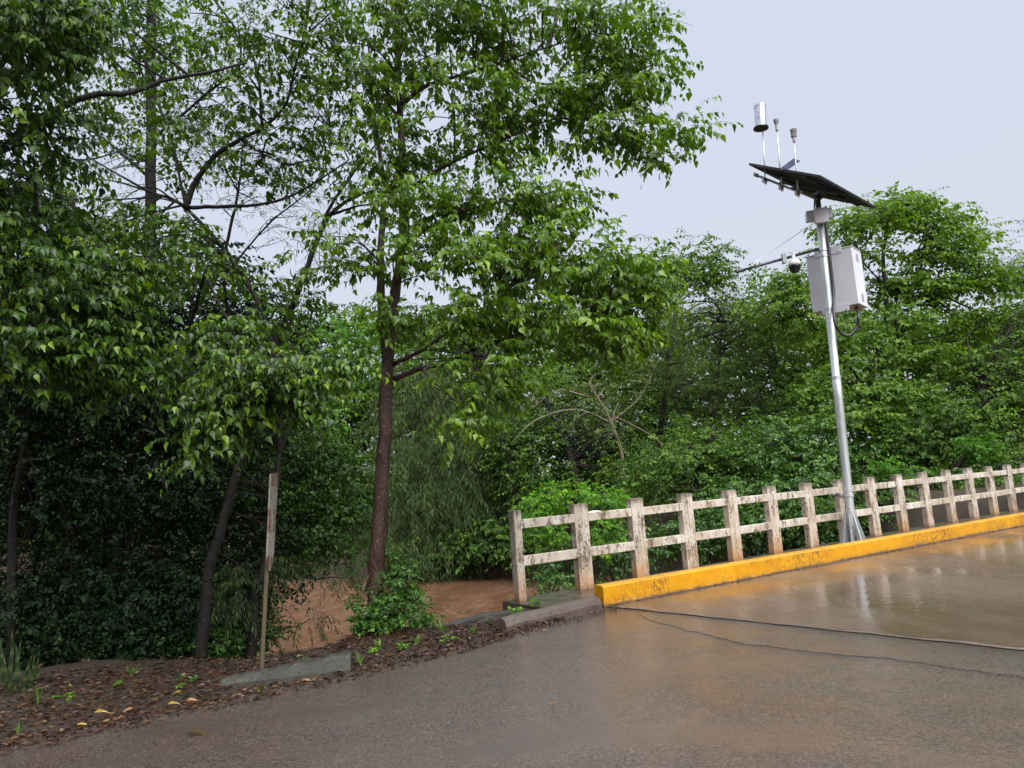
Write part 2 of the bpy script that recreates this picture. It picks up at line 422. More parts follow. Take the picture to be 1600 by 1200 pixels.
MAT['leaf_shrub'] = leaf_mat('shrub_leaf', (.017, .052, .010), (.042, .112, .016), (.11, .225, .026), .32, .25, .4)
MAT['leaf_willow'] = leaf_mat('grey_green_fine_leaf', (.036, .066, .024), (.078, .122, .042), (.15, .20, .062), .5, .36, .3)
MAT['leaf_far'] = leaf_mat('far_broad_leaf', (.028, .074, .010), (.082, .168, .020), (.19, .31, .034), .45, .36, .35)
MAT['leaf_fardark'] = leaf_mat('far_dark_leaf', (.019, .054, .010), (.058, .126, .016), (.145, .25, .026), .5, .3, .3)
MAT['leaf_lime'] = leaf_mat('lime_leaf', (.05, .14, .015), (.10, .25, .02), (.22, .42, .03), .45, .4, .3)
MAT['grass'] = leaf_mat('grass_blade', (.035, .09, .02), (.08, .17, .03), (.17, .27, .05), .4, .3)
MAT['snake'] = leaf_mat('banded_blade', (.008, .022, .006), (.020, .042, .012), (.085, .105, .025), .35, .1)
m = M('dead_leaf', .4); a = m.n('ShaderNodeAttribute', attribute_name='tint').outputs['Fac']
m.col(m.ramp(a, (0, (.018, .010, .006)), (.45, (.055, .026, .014)), (.75, (.12, .055, .024)), (.9, (.15, .085, .035)), (1, (.24, .17, .04)))); MAT['litter'] = m.m
m = M('yellow_leaf', .35); m.col(m.ramp(m.noise(30, 4), (.3, (.17, .11, .01)), (.6, (.27, .19, .012)), (.8, (.12, .06, .015)))); MAT['yleaf'] = m.m
m = M('orange_leaf', .35); m.col(m.ramp(m.noise(30, 4), (.3, (.14, .05, .015)), (.7, (.26, .12, .03)))); MAT['oleaf'] = m.m

# ------------------------------------------------------------------ terrain
PA = np.array([(-220, -14), (-60, -4.5), (-14, -1.6), (-6.5, -.75), (-3.6, -.45), (-2.3, -.55), (-1.72, .38), (-1.2, .60), (-.2, .15), (.45, .10), (.5, 7.2), (0, 9), (3, 30), (8, 220), (-220, 220)], float)
_c = [onz(x, y, -.03)[:2] for x, y in ((40, 1052), (150, 1040), (300, 1036), (385, 1034), (450, 1026), (500, 1020), (545, 1003), (575, 982), (625, 978), (662, 1000))]
PA = np.array([st(a, b)[:2] for a, b in PA[:2]] + _c + [st(a, b)[:2] for a, b in PA[6:]])
PB = np.array([(-230, 66), (-60, 47), (-20, 42.5), (-4, 40.6), (2.2, 37.6), (8.5, 31), (11.6, 26), (13.4, 21.5), (14.2, 18.6), (20, 9), (27, -8), (60, -220), (460, -220), (460, 460), (-230, 460)], float)
def pdist(X, Y, P):
    d = np.full(X.shape, 1e9); ins = np.zeros(X.shape, bool)
    for i in range(len(P)):
        a, b = P[i], P[(i + 1) % len(P)]; e_ = b - a
        t = np.clip(((X - a[0]) * e_[0] + (Y - a[1]) * e_[1]) / (e_ @ e_), 0, 1)
        d = np.minimum(d, np.hypot(X - a[0] - t * e_[0], Y - a[1] - t * e_[1]))
        c = ((a[1] > Y) != (b[1] > Y)) & (X < (b[0] - a[0]) * (Y - a[1]) / (b[1] - a[1] + 1e-12) + a[0]); ins ^= c
    return np.where(ins, 0, d), np.where(ins, d, 0)
WATER = -2.6
def terr(X, Y):
    X = np.asarray(X, float); Y = np.asarray(Y, float)
    da, ia = pdist(X, Y, PA); db, ib = pdist(X, Y, PB)
    sm = lambda t: (lambda q: q * q * (3 - 2 * q))(np.clip(t, 0, 1))
    za = -3.3 * np.sin(np.clip(da / 3.0, 0, 1) * math.pi / 2); zb = -3.3 + 3.7 * sm(1 - db / 3.2)
    zb = zb + np.clip(ib - 2, 0, 40) * .05
    z = np.maximum(za, zb)
    q = X * N2[0] + Y * N2[1] - P0 @ N2
    road = sm((q - .75) / .7) * (ia > 0) * sm(ia / .4)                       # flat under the road
    bumps = snoise(X, Y, 6, 24) * .035 + snoise(X, Y, 0, 10, .3) * .1 * np.clip((np.hypot(X, Y) - 8) / 20, 0, 1)
    s_ = X * D2[0] + Y * D2[1] - P0 @ D2
    dip = sm((s_ + 1.6) / 1.0) * sm((q - .9) / .35) * (s_ < 14)
    return z + bumps * (1 - road) - .03 * road - .14 * dip
def tz(x, y): return float(terr(np.array([x]), np.array([y]))[0])
g = np.linspace(-1, 1, 330)
gx = 1.0 + 9 * np.sinh(g * 4.3) / 1.0 * .28; gy = 9.0 + 9 * np.sinh(g * 4.3) * .28
gx *= 1.0; GX, GY = np.meshgrid(gx * 1.0, gy)
GX = np.sign(GX - 1) * np.minimum(np.abs(GX - 1), 1e9) + 1
GZ = terr(GX, GY)
nn = len(g); I = np.arange(nn - 1)[:, None] * nn + np.arange(nn - 1)[None]
FQ = np.stack([I, I + 1, I + nn + 1, I + nn], -1).reshape(-1, 4)
tag(mesh('ground', np.stack([GX, GY, GZ], -1).reshape(-1, 3), [FQ], MAT['earth'], smooth=True), kind='structure')
# far ground out to the horizon
tag(mesh('terrain', [(-2500, -2500, -3.9), (2500, -2500, -3.9), (2500, 2500, -3.9), (-2500, 2500, -3.9)], [[[0, 1, 2, 3]]], MAT['earth']), kind='structure')
# water surface
tag(mesh('river_water', [(-210, -210, WATER), (120, -210, WATER), (120, 90, WATER), (-210, 90, WATER)], [[[0, 1, 2, 3]]], MAT['river']), kind='structure')

def sheet(name, edge_in, edge_out, z, mat, thick=.05):
    """strip between two st polylines with real thickness"""
    A = np.array([st(a, b, z) for a, b in edge_in]); B = np.array([st(a, b, z) for a, b in edge_out])
    k = len(A); V = np.concatenate([A, B, A - [0, 0, thick], B - [0, 0, thick]])
    i = np.arange(k - 1)
    F = [np.stack([i, i + 1, k + i + 1, k + i], -1), np.stack([i, 2 * k + i, 2 * k + i + 1, i + 1], -1), np.stack([k + i, k + i + 1, 3 * k + i + 1, 3 * k + i], -1),
         np.array([[0, k, 3 * k, 2 * k], [k - 1, 3 * k - 1, 4 * k - 1, 2 * k - 1]])]
    return tag(mesh(name, V, F, mat), kind='structure')
def edge_n(s):
    b = np.interp(s, [-60, -12, -5.7, -3, -1.1, .56], [1.3, 1.45, 1.55, 1.62, 1.33, 1.08])
    return b + .05 * snoise(np.asarray(s) * 3.0, 0) * (np.asarray(s) < -1.2)
ss = np.concatenate([np.linspace(-90, -10, 40), np.linspace(-9.9, .575, 170)])
def seam_s(n): return .575 + .105 * np.maximum(n - 1.1, 0) + .012 * np.sin(n * 9.0)
# asphalt: inner edge along the verge, then across the joint
nn_ = np.linspace(1.08, 7.0, 60)
e_in = [(a, float(edge_n(a))) for a in ss]
e_out = [(a, 7.0) for a in ss]
sheet('asphalt_road', e_in, e_out, 0.0, MAT['asphalt'])
sheet('asphalt_apron', [(.575, n) for n in nn_], [(float(seam_s(n)) - .004, n) for n in nn_], -.001, MAT['asphalt'], .3)
# greyer patch next to the joint
pn = np.linspace(1.75, 7.0, 90)
pe = [(float(np.interp(n, [1.75, 2.3, 3.5, 5.5, 7], [.52, .16, .0, .12, .3]) + .05 * snoise(n * 5, 3)), n) for n in pn]
sheet('asphalt_patch', pe, [(float(seam_s(n)) - .016, n) for n in pn], .0035, MAT['patch'], .002)
sheet('bridge_deck', [(float(seam_s(n)) + .005, n) for n in nn_], [(34, n) for n in nn_], .008, MAT['deck'], .34)
sheet('deck_edge_strip', [(float(seam_s(n)) - .006, n) for n in nn_], [(float(seam_s(n)) + .05 + .02 * float(snoise(n * 6, 9.0)), n) for n in nn_], .0125, MAT['lip'], .003)
# ledge the railing posts stand on, with beam below
def KN(s): return 1.088 + (s - .58) * (1.517 - 1.088) / 11.66        # road-side foot of the kerb
KH, KW = .262, .17
sheet('ledge_slab', [(s, -.20) for s in (-.16, .5, 34)], [(s, float(KN(s)) - .03) for s in (-.16, .5, 34)], .062, MAT['slab'], .20)
g_ = G(); 
for nb_ in (.15, 2.4, 4.8, 6.8):
    g_.box(st(17.6, nb_, -.62), (D2, N2, (0, 0, 1)), (16.6, .16, .275), .01)
tag(g_.build('bridge_beams', MAT['beam']), kind='structure')
g_ = G(); g_.box(st(.65, 3.5, -1.75), (D2, N2, (0, 0, 1)), (.2, 3.7, 1.40), .01)
tag(g_.build('bridge_abutment', MAT['beam']), kind='structure')

# yellow kerb
r_ = root('yellow_kerb', st(.52, 1.0, 0), 'yellow painted concrete kerb running along the bridge deck below the white railing', 'kerb')
g_ = G(); ks = np.concatenate([np.linspace(.52, 6, 90), np.linspace(6.1, 34, 260)])
prof = [(0, .004), (0, .05), (0, KH - .025), (-.022, KH - .003), (-.07, KH), (-KW + .02, KH), (-KW, KH - .02), (-KW, .05)]
Vk = []
for s in ks:
    wv = .010 * float(snoise(s * 1.3, 1.0, 0, 12)); 
    for (dn, z) in prof: Vk.append(st(s, KN(s) + dn + wv * .5 + .004 * float(snoise(s * 4, z * 30, 8, 24)), z + wv * .6 * (z > .2)))
k = len(prof); i = np.arange(len(ks) - 1)[:, None] * k; j = np.arange(k - 1)[None]
Fk = np.stack([i + j, i + j + 1, i + k + j + 1, i + k + j], -1).reshape(-1, 4)
end = [[0, 1, 6, 7], [1, 2, 5, 6], [2, 3, 4, 5]]
g_.add(Vk, [np.concatenate([Fk, np.array(end)])]); g_.build('kerb_body', MAT['yellow'], r_)
# mortar fillet at its foot (irregular)
fs = np.linspace(.6, 34, 500)
fi = [(s, float(KN(s)) + .0) for s in fs]; fo = [(s, float(KN(s)) + .035 + .03 * float(snoise(s * 5, 2.0)) + .0) for s in fs]
sheet('deck_gutter_mortar', fi, fo, .018, MAT['kerbblock'], .012)

# ------------------------------------------------------------------ railing
rail = root('bridge_railing', st(0, 0, 0), 'white weathered concrete post and rail railing along the bridge edge', 'railing')
SP = 1.131; AX = (D2, N2, np.array([0, 0, 1.0]))
def jit(a): return (random.random() - .5) * 2 * a
for i in range(21):
    s = i * SP; g_ = G()
    if i == 0:
        g_.box(st(s + .0, 0, .42), AX, (.062, .068, .845), .008)
    else:
        tl = jit(.006); top = 1.267 + jit(.008)
        for sg in (-1, 1):                      # two half posts cast side by side, a joint between them
            c = st(s + sg * .0668 + .01, jit(.002), (top + .055) / 2)
            ax = (D2, N2, np.array([0, 0, 1.0]) + D2 * tl)
            g_.box(c, ax, (.0628, .056, (top - .055) / 2 + (0.004 if sg > 0 else 0)), .004)
        g_.box(st(s + .01, 0, .66), AX, (.006, .050, .57))
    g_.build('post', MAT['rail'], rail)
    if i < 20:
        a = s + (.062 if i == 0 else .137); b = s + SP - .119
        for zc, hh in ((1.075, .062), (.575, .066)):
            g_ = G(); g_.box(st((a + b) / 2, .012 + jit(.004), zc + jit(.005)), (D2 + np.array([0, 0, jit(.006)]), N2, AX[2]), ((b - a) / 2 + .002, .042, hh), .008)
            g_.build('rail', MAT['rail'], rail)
# lump of pale plaster on the second top rail
o = G(); o.lathe(st(1.42, .02, 1.135), D2, [(.0, -.13), (.012, -.10), (.022, -.02), (.016, .07), (.0, .15)], 10); o.build('plaster_lump', MAT['white'], rail)

# kerb block left of the yellow kerb
r_ = root('kerb_block', st(-.35, 1.18, 0), 'low rounded brown-grey concrete kerb block beside the end of the yellow kerb', 'kerb block')
g_ = G(); V = []; sl_ = np.linspace(-1.08, .47, 26)
pf = [(.10, -.04), (.105, .05), (.085, .10), (.03, .128), (-.04, .128), (-.085, .10), (-.10, .04), (-.10, -.04)]
for s in sl_:
    nc = np.interp(s, [-1.08, .47], [1.13, .99])
    for (a, b) in pf: V.append(st(s, nc + a + .006 * float(snoise(s * 9, a * 40)), b + .008 * float(snoise(s * 6, b * 30 + 4)) - .015 * max(0, (-1.0 - s) * 8)))
k = len(pf); i = np.arange(len(sl_) - 1)[:, None] * k; j = np.arange(k)[None]
F = np.stack([i + j, i + (j + 1) % k, i + k + (j + 1) % k, i + k + j], -1).reshape(-1, 4)
e0 = [[0, 1, 6, 7], [1, 2, 5, 6], [2, 3, 4, 5]]; e1 = [[v + k * (len(sl_) - 1) for v in q] for q in e0]
g_.add(V, [np.concatenate([F, np.array(e0 + e1)])]); g_.build('block_body', MAT['kerbblock'], r_, smooth=False)

# broken kerb stone by the marker post
A_, B_ = onz(343, 1074), onz(548, 1050)
r_ = root('kerb_stone', (A_ + B_) / 2, 'broken grey kerb stone lying in the leaf litter in front of the marker post', 'kerb stone')
dv = (B_ - A_) / np.linalg.norm(B_ - A_); pv = np.array([-dv[1], dv[0], 0]); Ln = np.linalg.norm(B_ - A_)
V = []; K_ = 24
for q in range(K_):
    t = q / (K_ - 1); hgt = .035 + .105 * t ** .8; wd = .12 + .06 * t
    jj = .007 * float(snoise(t * 26, 1.0)); hgt += .008 * float(snoise(t * 8, 7.0))
    base = A_ + dv * Ln * t
    for (a, b) in ((0, -.05), (0.0, .02), (.02 + jj, hgt - .012), (.045, hgt + jj), (wd - .02, hgt + .006 + jj), (wd, hgt - .02), (wd, -.05)):
        V.append(base + pv * a + np.array([0, 0, b]))
k = 7; i = np.arange(K_ - 1)[:, None] * k; j = np.arange(k)[None]
F = np.stack([i + j, i + (j + 1) % k, i + k + (j + 1) % k, i + k + j], -1).reshape(-1, 4)
e0 = [[0, 1, 5, 6], [1, 2, 4, 5]]; e1 = [[v + k * (K_ - 1) for v in q] for q in e0]
g_ = G(); g_.add(V, [np.concatenate([F, np.array(e0 + e1)]), np.array([[2, 3, 4], [2 + k * (K_ - 1), 3 + k * (K_ - 1), 4 + k * (K_ - 1)]])]); g_.build('stone_body', MAT['kerbstone'], r_)

# curved retaining wall
cp = spline([onz(640, 1012, -.06), onz(672, 993, -.02), onz(705, 973, .02), onz(745, 961, .04), onz(780, 956, .05), onz(812, 949, .05)], 8)
r_ = root('retaining_wall', cp[20], 'low curved mossy retaining wall with a pale concrete cap beside the railing', 'wall')
T_ = np.gradient(cp, axis=0); T_[:, 2] = 0; T_ /= np.linalg.norm(T_, axis=1)[:, None]; NN = np.stack([T_[:, 1], -T_[:, 0], 0 * T_[:, 0]], -1)
def ribbon(cpts, w0, w1, z0, z1, name, mat, rough=.008):
    V = []
    for q in range(len(cpts)):
        jn = rough * float(snoise(q * 1.7, z0 * 10)); jz = rough * float(snoise(q * 2.1, 5.0))
        for (a, b) in ((w0, z0), (w0 + jn, z1 - .01), (w0 + .015, z1 + jz), (w1 - .015, z1 + jz), (w1, z1 - .01), (w1, z0)):
            V.append(cpts[q] + NN[q] * a + np.array([0, 0, b]))
    k = 6; i = np.arange(len(cpts) - 1)[:, None] * k; j = np.arange(k)[None]
    F = np.stack([i + j, i + (j + 1) % k, i + k + (j + 1) % k, i + k + j], -1).reshape(-1, 4)
    m_ = k * (len(cpts) - 1)
    mesh(name, V, [np.concatenate([F, [[0, 1, 4, 5], [m_, m_ + 1, m_ + 4, m_ + 5], [1, 2, 3, 4], [m_ + 1, m_ + 2, m_ + 3, m_ + 4]]])], mat, r_)
ribbon(cp, -.06, .10, -.045, .0, 'cap', MAT['kerbstone'])
ribbon(cp, -.04, .125, -1.3, -.047, 'wall_face', MAT['wall'], .03)

# ------------------------------------------------------------------ marker post
pb = onz(409, 1047, 0.0); pt = at(424, 748, pb[1])
r_ = root('marker_post', pb, 'thin old post with a peeling red and white marker board seen edge on', 'post')
UZ = np.array([0, 0, 1.0]); ld = (pt - pb) / np.linalg.norm(pt - pb)
rt = np.array([1.0, 0, 0]); fw = np.array([0, 1.0, 0])
e1_ = np.array([.93, .36, 0]); e2_ = np.array([-.36, .93, 0])
g_ = G(); hl = np.linalg.norm(pt - pb) / 2
g_.box((pt + pb) / 2 - ld * .05, (e1_, e2_, ld), (.019, .03, hl + .05), .004); g_.build('wooden_post', MAT['postwood'], r_)
# board: a narrow plate, nearly edge on to the camera
vd = pb / np.linalg.norm(pb * [1, 1, 0]); vd[2] = 0
bx = np.array([vd[0] * math.cos(.3) + vd[1] * math.sin(.3), vd[1] * math.cos(.3) - vd[0] * math.sin(.3), 0])
by = np.cross(UZ, bx)
b0 = at(421, 892, pb[1]); b1_ = at(428, 741, pb[1]); bd = (b1_ - b0) / np.linalg.norm(b1_ - b0)
V = []
for t, w_ in ((0, .03), (.12, .11), (.9, .13), (1.0, .13)):
    c = b0 + (b1_ - b0) * t
    for a, b in ((-w_, -.006), (w_, -.006), (w_, .006), (-w_, .006)): V.append(c + bx * a + by * b + bd * (.02 if a > 0 and t == 1 else 0))
i = np.arange(3)[:, None] * 4; j = np.arange(4)[None]
F = np.stack([i + j, i + (j + 1) % 4, i + 4 + (j + 1) % 4, i + 4 + j], -1).reshape(-1, 4)
mesh('marker_board', V, [np.concatenate([F, [[0, 1, 2, 3], [12, 13, 14, 15]]])], MAT['marker'], r_)
for q in (.15, .85): g_ = G(); g_.lathe(b0 + (b1_ - b0) * q - e2_ * .04 - rt * .02, e1_, [(.009, -.02), (.009, .012), (.0, .014)], 8); g_.build('bolt', MAT['galv'], r_)

# ------------------------------------------------------------------ monitoring mast
mb = st(7.5, .40, .062); mt = at(1279, 326, 13.92); ma = (mt - mb) / np.linalg.norm(mt - mb); ML = np.linalg.norm(mt - mb)
mast = root('monitoring_mast', mb, 'tall galvanised steel mast carrying the solar panel and weather sensors', 'mast')
def onm(h): return mb + ma * h
def hz(z): return (z - mb[2]) / ma[2]
g_ = G(); g_.tube([onm(h) for h in np.linspace(0, 3.2, 9)] + [onm(h) for h in (3.21, 5.0, ML)], [.082] * 9 + [.074, .074, .072], 20); g_.build('pole', MAT['galv'], mast, smooth=True)
for h in (3.19, .62, 1.02):
    g_ = G(); g_.lathe(onm(h), ma, [(.083, -.03), (.090, -.028), (.090, .028), (.083, .03)], 20); g_.build('pole_collar', MAT['galv'], mast)
g_ = G(); g_.box(onm(.012), (D2, N2, UZ), (.22, .20, .012), .003); g_.build('base_plate', MAT['galv'], mast)
for k in range(8):                                   # triangular gussets
    a = k * math.pi / 4 + .35; dr = D2 * math.cos(a) + N2 * math.sin(a); pr = np.cross(UZ, dr)
    V = []
    for sg in (-1, 1):
        for (x_, z_) in ((.075, .024), (.235, .024), (.235, .06), (.10, .60), (.078, .60)): V.append(mb + dr * x_ + UZ * z_ + pr * .006 * sg)
    F4 = [[i_, (i_ + 1) % 5, 5 + (i_ + 1) % 5, 5 + i_] for i_ in range(5)]
    F3 = [[0, 1, 2], [0, 2, 3], [0, 3, 4], [5, 7, 6], [5, 8, 7], [5, 9, 8]]
    mesh('gusset', V, [np.array(F4), np.array(F3)], MAT['galv'], mast)
g_ = G()
for k in range(4):
    a = k * math.pi / 2 + .75; c = mb + (D2 * math.cos(a) + N2 * math.sin(a)) * .16 + UZ * .03
    g_ = G(); g_.lathe(c, UZ, [(.016, 0), (.016, .02), (.008, .02), (.008, .06), (0, .06)], 6); g_.build('anchor_bolt', MAT['galv'], mast)
for h in (.70, .25): g_ = G(); g_.lathe(onm(h) - fw * .08 - rt * .05, -fw, [(.016, 0), (.016, .025), (0, .027)], 6); g_.build('bolt', MAT['galv'], mast)
# clamp tying the mast to the railing post
g_ = G(); cz = hz(.99); pc = st(7 * SP, .0, .99)
g_.lathe(onm(cz), ma, [(.086, -.03), (.097, -.028), (.097, .028), (.086, .03)], 20)
v = (st(7 * SP - .02, .12, .99) - onm(cz)); v[2] = 0; v /= np.linalg.norm(v); pv2 = np.cross(UZ, v)
for sg in (-1, 1):
    a = onm(cz) + pv2 * .09 * sg; b = st(7 * SP, .1, .99) + pv2 * .09 * sg
    g_.tube([a, b], [.010, .010], 6)
g_.box(st(7 * SP, .100, .99), (D2, N2, UZ), (.16, .012, .035), .003); g_.box(st(7 * SP, -.105, .99), (D2, N2, UZ), (.16, .012, .035), .003)
for sg in (-1, 1): g_.tube([st(7 * SP + .13 * sg, -.13, .99), st(7 * SP + .13 * sg, .13, .99)], [.008, .008], 6)
g_.build('railing_clamp', MAT['galv'], mast)
# junction box and panel head on the top
g_ = G(); jb = onm(ML - .20) - fw * .14 - rt * .03
g_.box(jb + fw * .0, (np.array([.97, -.24, 0]), np.array([.24, .97, 0]), ma), (.125, .05, .15), .008); g_.build('junction_box', MAT['boxpaint'], mast)
g_ = G(); g_.box(onm(ML - .13) + fw * .03, (np.array([.97, -.24, 0]), np.array([.24, .97, 0]), ma), (.24, .09, .10), .01)
g_.build('clamp_box', MAT['boxpaint'], mast)
g_ = G(); g_.tube([onm(ML - .05), onm(ML + .16), at(1281, 300, 13.9)], [.055, .055, .05], 12); g_.box(at(1281, 303, 13.9), (e1_, e2_, UZ), (.10, .10, .04), .01)
g_.tube([at(1272, 333, 13.86), at(1273, 305, 13.86)], [.014, .014], 6)
g_.build('panel_head', MAT['anod'], mast)

# solar panel (two modules side by side in one tilted frame)
yaw, tilt = .762, 3.657 - math.pi
pe1 = np.array([math.cos(yaw), math.sin(yaw), 0]); pe2 = np.array([-math.sin(yaw), math.cos(yaw), 0]) * math.cos(tilt) + UZ * math.sin(tilt)
pn3 = np.cross(pe1, pe2); pn3 *= np.sign(pn3[2]); PC = np.array([6.333, 13.9, 7.131]); PW, PH = 1.339, .755
sp = root('solar_panel', PC, 'large dark solar panel tilted on the head of the mast, seen from below', 'solar panel')
for sg in (-1, 1):
    c = PC + pe1 * sg * (PW / 2 + .004)
    g_ = G(); g_.box(c + pn3 * .004, (pe1, pe2, pn3), (PW / 2 - .03, PH - .03, .010)); md = g_.build('module', MAT['cells'], sp)
    g_ = G()
    for q in (-1, 1):
        g_.box(c + pe2 * q * (PH - .016), (pe1, pe2, pn3), (PW / 2 - .006, .014, .022), .002)
        g_.box(c + pe1 * q * (PW / 2 - .022), (pe1, pe2, pn3), (.014, PH - .033, .0215), .002)
    g_.build('module_frame', MAT['anod'], sp)
    g_ = G(); g_.box(c + pe2 * .35 - pn3 * .022, (pe1, pe2, pn3), (.10, .07, .014), .004); g_.build('terminal_box', MAT['black'], sp)
g_ = G()
for q in (-.42, .42): g_.box(PC + pe2 * q - pn3 * .045, (pe1, pe2, pn3), (PW * .93, .022, .020), .003)
for q in (-.25, .25): g_.box(PC + pe1 * q - pn3 * .085, (pe1, pe2, pn3), (.022, .62, .020), .003)
g_.build('mounting_bars', MAT['anod'], sp)

# sensor boom below the panel, with rods
bL, bR = at(1180, 273, 13.75), at(1276, 311, 13.85)
bdv = (bR - bL) / np.linalg.norm(bR - bL)
boom = root('sensor_boom', bR, 'slender steel boom with clamps reaching left from the mast head under the panel', 'boom')
g_ = G(); g_.tube([bL, bR], [.024, .024], 10); g_.build('boom_tube', MAT['galv'], boom, smooth=True)
rods = [((1192, 204), (1195.5, 281), .013), ((1213.5, 196), (1221, 292), .017), ((1240.5, 214), (1246.5, 301), .015)]
heads = []
for (t_, b_, rr) in rods:
    pb_ = at(b_[0], b_[1], 13.72); pt_ = at(t_[0], t_[1], 13.72); heads.append((pt_, pb_, rr))
    g_ = G(); g_.box(pb_ + fw * .03, (bdv, fw, UZ), (.045, .045, .04), .006); g_.lathe(pb_ - UZ * .06, UZ, [(.02, -.02), (.03, 0), (.03, .03), (.02, .04)], 8)
    th = np.linspace(0, math.pi, 8); g_.tube([pb_ + np.array([.025 * math.cos(a), -.02, -.07 - .05 * math.sin(a)]) for a in th], [.004] * 8, 5)
    g_.build('boom_clamp', MAT['galv'], boom)
g_ = G(); g_.box(bL + bdv * .02, (bdv, fw, UZ), (.05, .03, .03), .004); g_.build('end_cap', MAT['grey'], boom)
# rain gauge
pt_, pb_, rr = heads[0]; ax_ = (pt_ - pb_) / np.linalg.norm(pt_ - pb_)
rg = root('rain_gauge', pb_, 'shiny cylindrical rain gauge on the leftmost rod above the solar panel', 'rain gauge')
g_ = G(); g_.tube([pb_, pt_], [rr, rr], 8); g_.build('rod', MAT['galv'], rg, smooth=True)
gt = at(1187, 165, 13.72); gb = at(1189, 200, 13.72); ga = (gt - gb) / np.linalg.norm(gt - gb); GL = np.linalg.norm(gt - gb)
g_ = G(); g_.lathe(gb, ga, [(.128, 0), (.114, .03), (.114, GL - .05), (.119, GL - .045), (.119, GL), (.110, GL), (.105, GL - .06), (.02, GL - .14)], 28); g_.build('collector', MAT['chrome'], rg, smooth=False)
g_ = G(); g_.lathe(gb, ga, [(.0, -.052), (.06, -.05), (.145, -.02), (.15, 0), (.145, .012), (.10, .02)], 28); g_.build('base', MAT['black'], rg, smooth=True)
# ultrasonic wind sensor
pt_, pb_, rr = heads[1]; ax_ = (pt_ - pb_) / np.linalg.norm(pt_ - pb_)
wsn = root('wind_sensor', pb_, 'small funnel-topped wind sensor on the middle rod above the solar panel', 'wind sensor')
g_ = G(); g_.tube([pb_, pt_], [rr, rr * .8], 8); g_.build('rod', MAT['galv'], wsn, smooth=True)
g_ = G(); g_.lathe(pt_, ax_, [(.022, -.12), (.030, -.11), (.030, -.02), (.026, 0), (.040, .04), (.058, .09), (.060, .105), (.045, .11), (.052, .125), (.040, .135), (0, .138)], 18); g_.build('sensor_head', MAT['grey'], wsn, smooth=False)
# radiation shield sensor
pt_, pb_, rr = heads[2]; ax_ = (pt_ - pb_) / np.linalg.norm(pt_ - pb_)
wsh = root('temperature_sensor', pb_, 'ribbed grey plate-stack sensor on the rightmost rod above the solar panel', 'sensor')
g_ = G(); g_.tube([pb_, pt_], [rr, rr * .8], 8); g_.build('rod', MAT['galv'], wsh, smooth=True)
g_ = G(); g_.lathe(pt_, ax_, [(.02, -.12), (.03, -.10), (.036, -.0)], 14); g_.build('neck', MAT['grey'], wsh)
for k in range(5):
    g_ = G(); r1 = .056 if k < 3 else .062
    g_.lathe(pt_ + ax_ * (.0 + k * .036), ax_, [(.03, 0), (r1, .002), (r1 + .003, .014), (r1 - .008, .026), (.03, .028)], 18); g_.build('plate', MAT['grey'], wsh)
# small secondary solar panel
q = [at(x, y, Y) for x, y, Y in ((1221, 261.5, 13.6), (1240, 247.5, 13.9), (1250, 252, 14.0), (1231, 265.5, 13.7))]
sq = root('small_solar_panel', q[0], 'tiny blue-grey solar panel standing on the upper face of the big one', 'solar panel')
nq = np.cross(q[1] - q[0], q[3] - q[0]); nq /= np.linalg.norm(nq)
V = [p + nq * .01 for p in q] + [p - nq * .01 for p in q]
mesh('cell_plate', V, [[[0, 1, 2, 3], [7, 6, 5, 4], [0, 4, 5, 1], [1, 5, 6, 2], [2, 6, 7, 3], [3, 7, 4, 0]]], MAT['cells2'], sq)
g_ = G(); g_.tube([q[0] * .5 + q[3] * .5, at(1228, 272, 13.68)], [.010, .010], 6); g_.build('bracket', MAT['galv'], sq)

# side arm with stay cable and dome camera
aR, aL = onm(hz(5.88)) + rt * .02 + fw * .10, at(1153, 424, 13.3)
arm = root('side_arm', aR, 'thin dark side arm with a stay cable sticking out left of the mast', 'arm')
g_ = G(); g_.tube([aL, aR], [.024, .030], 10); g_.build('arm_tube', MAT['anod'], arm, smooth=True)
g_ = G(); g_.tube([aL + (aR - aL) * .08, onm(hz(6.45)) - fw * .05], [.0065, .0065], 5); g_.build('stay_cable', MAT['galv'], arm)
adv = (aR - aL) / np.linalg.norm(aR - aL)
g_ = G(); g_.lathe(aL, adv, [(.03, -.05), (.034, 0), (.034, .10), (.026, .12)], 10); g_.tube([aL + adv * .02, aL + adv * .02 - UZ * .07 - rt * .03], [.012, .012], 6)
g_.tube([aL + adv * .05, aL + adv * .05 + UZ * .07 - rt * .02], [.012, .012], 6); g_.build('arm_tip', MAT['black'], arm)
g_ = G(); bc = at(1225, 404, 13.62); g_.box(bc, (adv, fw, UZ), (.05, .04, .10), .006); g_.build('camera_bracket', MAT['grey'], arm)
cc_ = at(1241, 410, 13.6)
camr = root('dome_camera', cc_, 'white and black dome surveillance camera hanging under the side arm', 'camera')
g_ = G(); g_.lathe(cc_, UZ, [(.03, .16), (.035, .07), (.06, .055), (.098, .03), (.112, -.02), (.112, -.055), (.104, -.06)], 24); g_.build('housing', MAT['white'], camr, smooth=True)
g_ = G(); g_.lathe(cc_, UZ, [(.109, -.06), (.113, -.075), (.113, -.10), (.10, -.105), (.098, -.14), (.075, -.185), (.035, -.21), (0, -.215)], 24); g_.build('dome', MAT['dome'], camr, smooth=True)
g_ = G(); g_.tube([cc_ + UZ * .14, cc_ + UZ * .19, at(1233, 394, 13.6)], [.02, .02, .02], 8); g_.build('hanger', MAT['white'], camr)

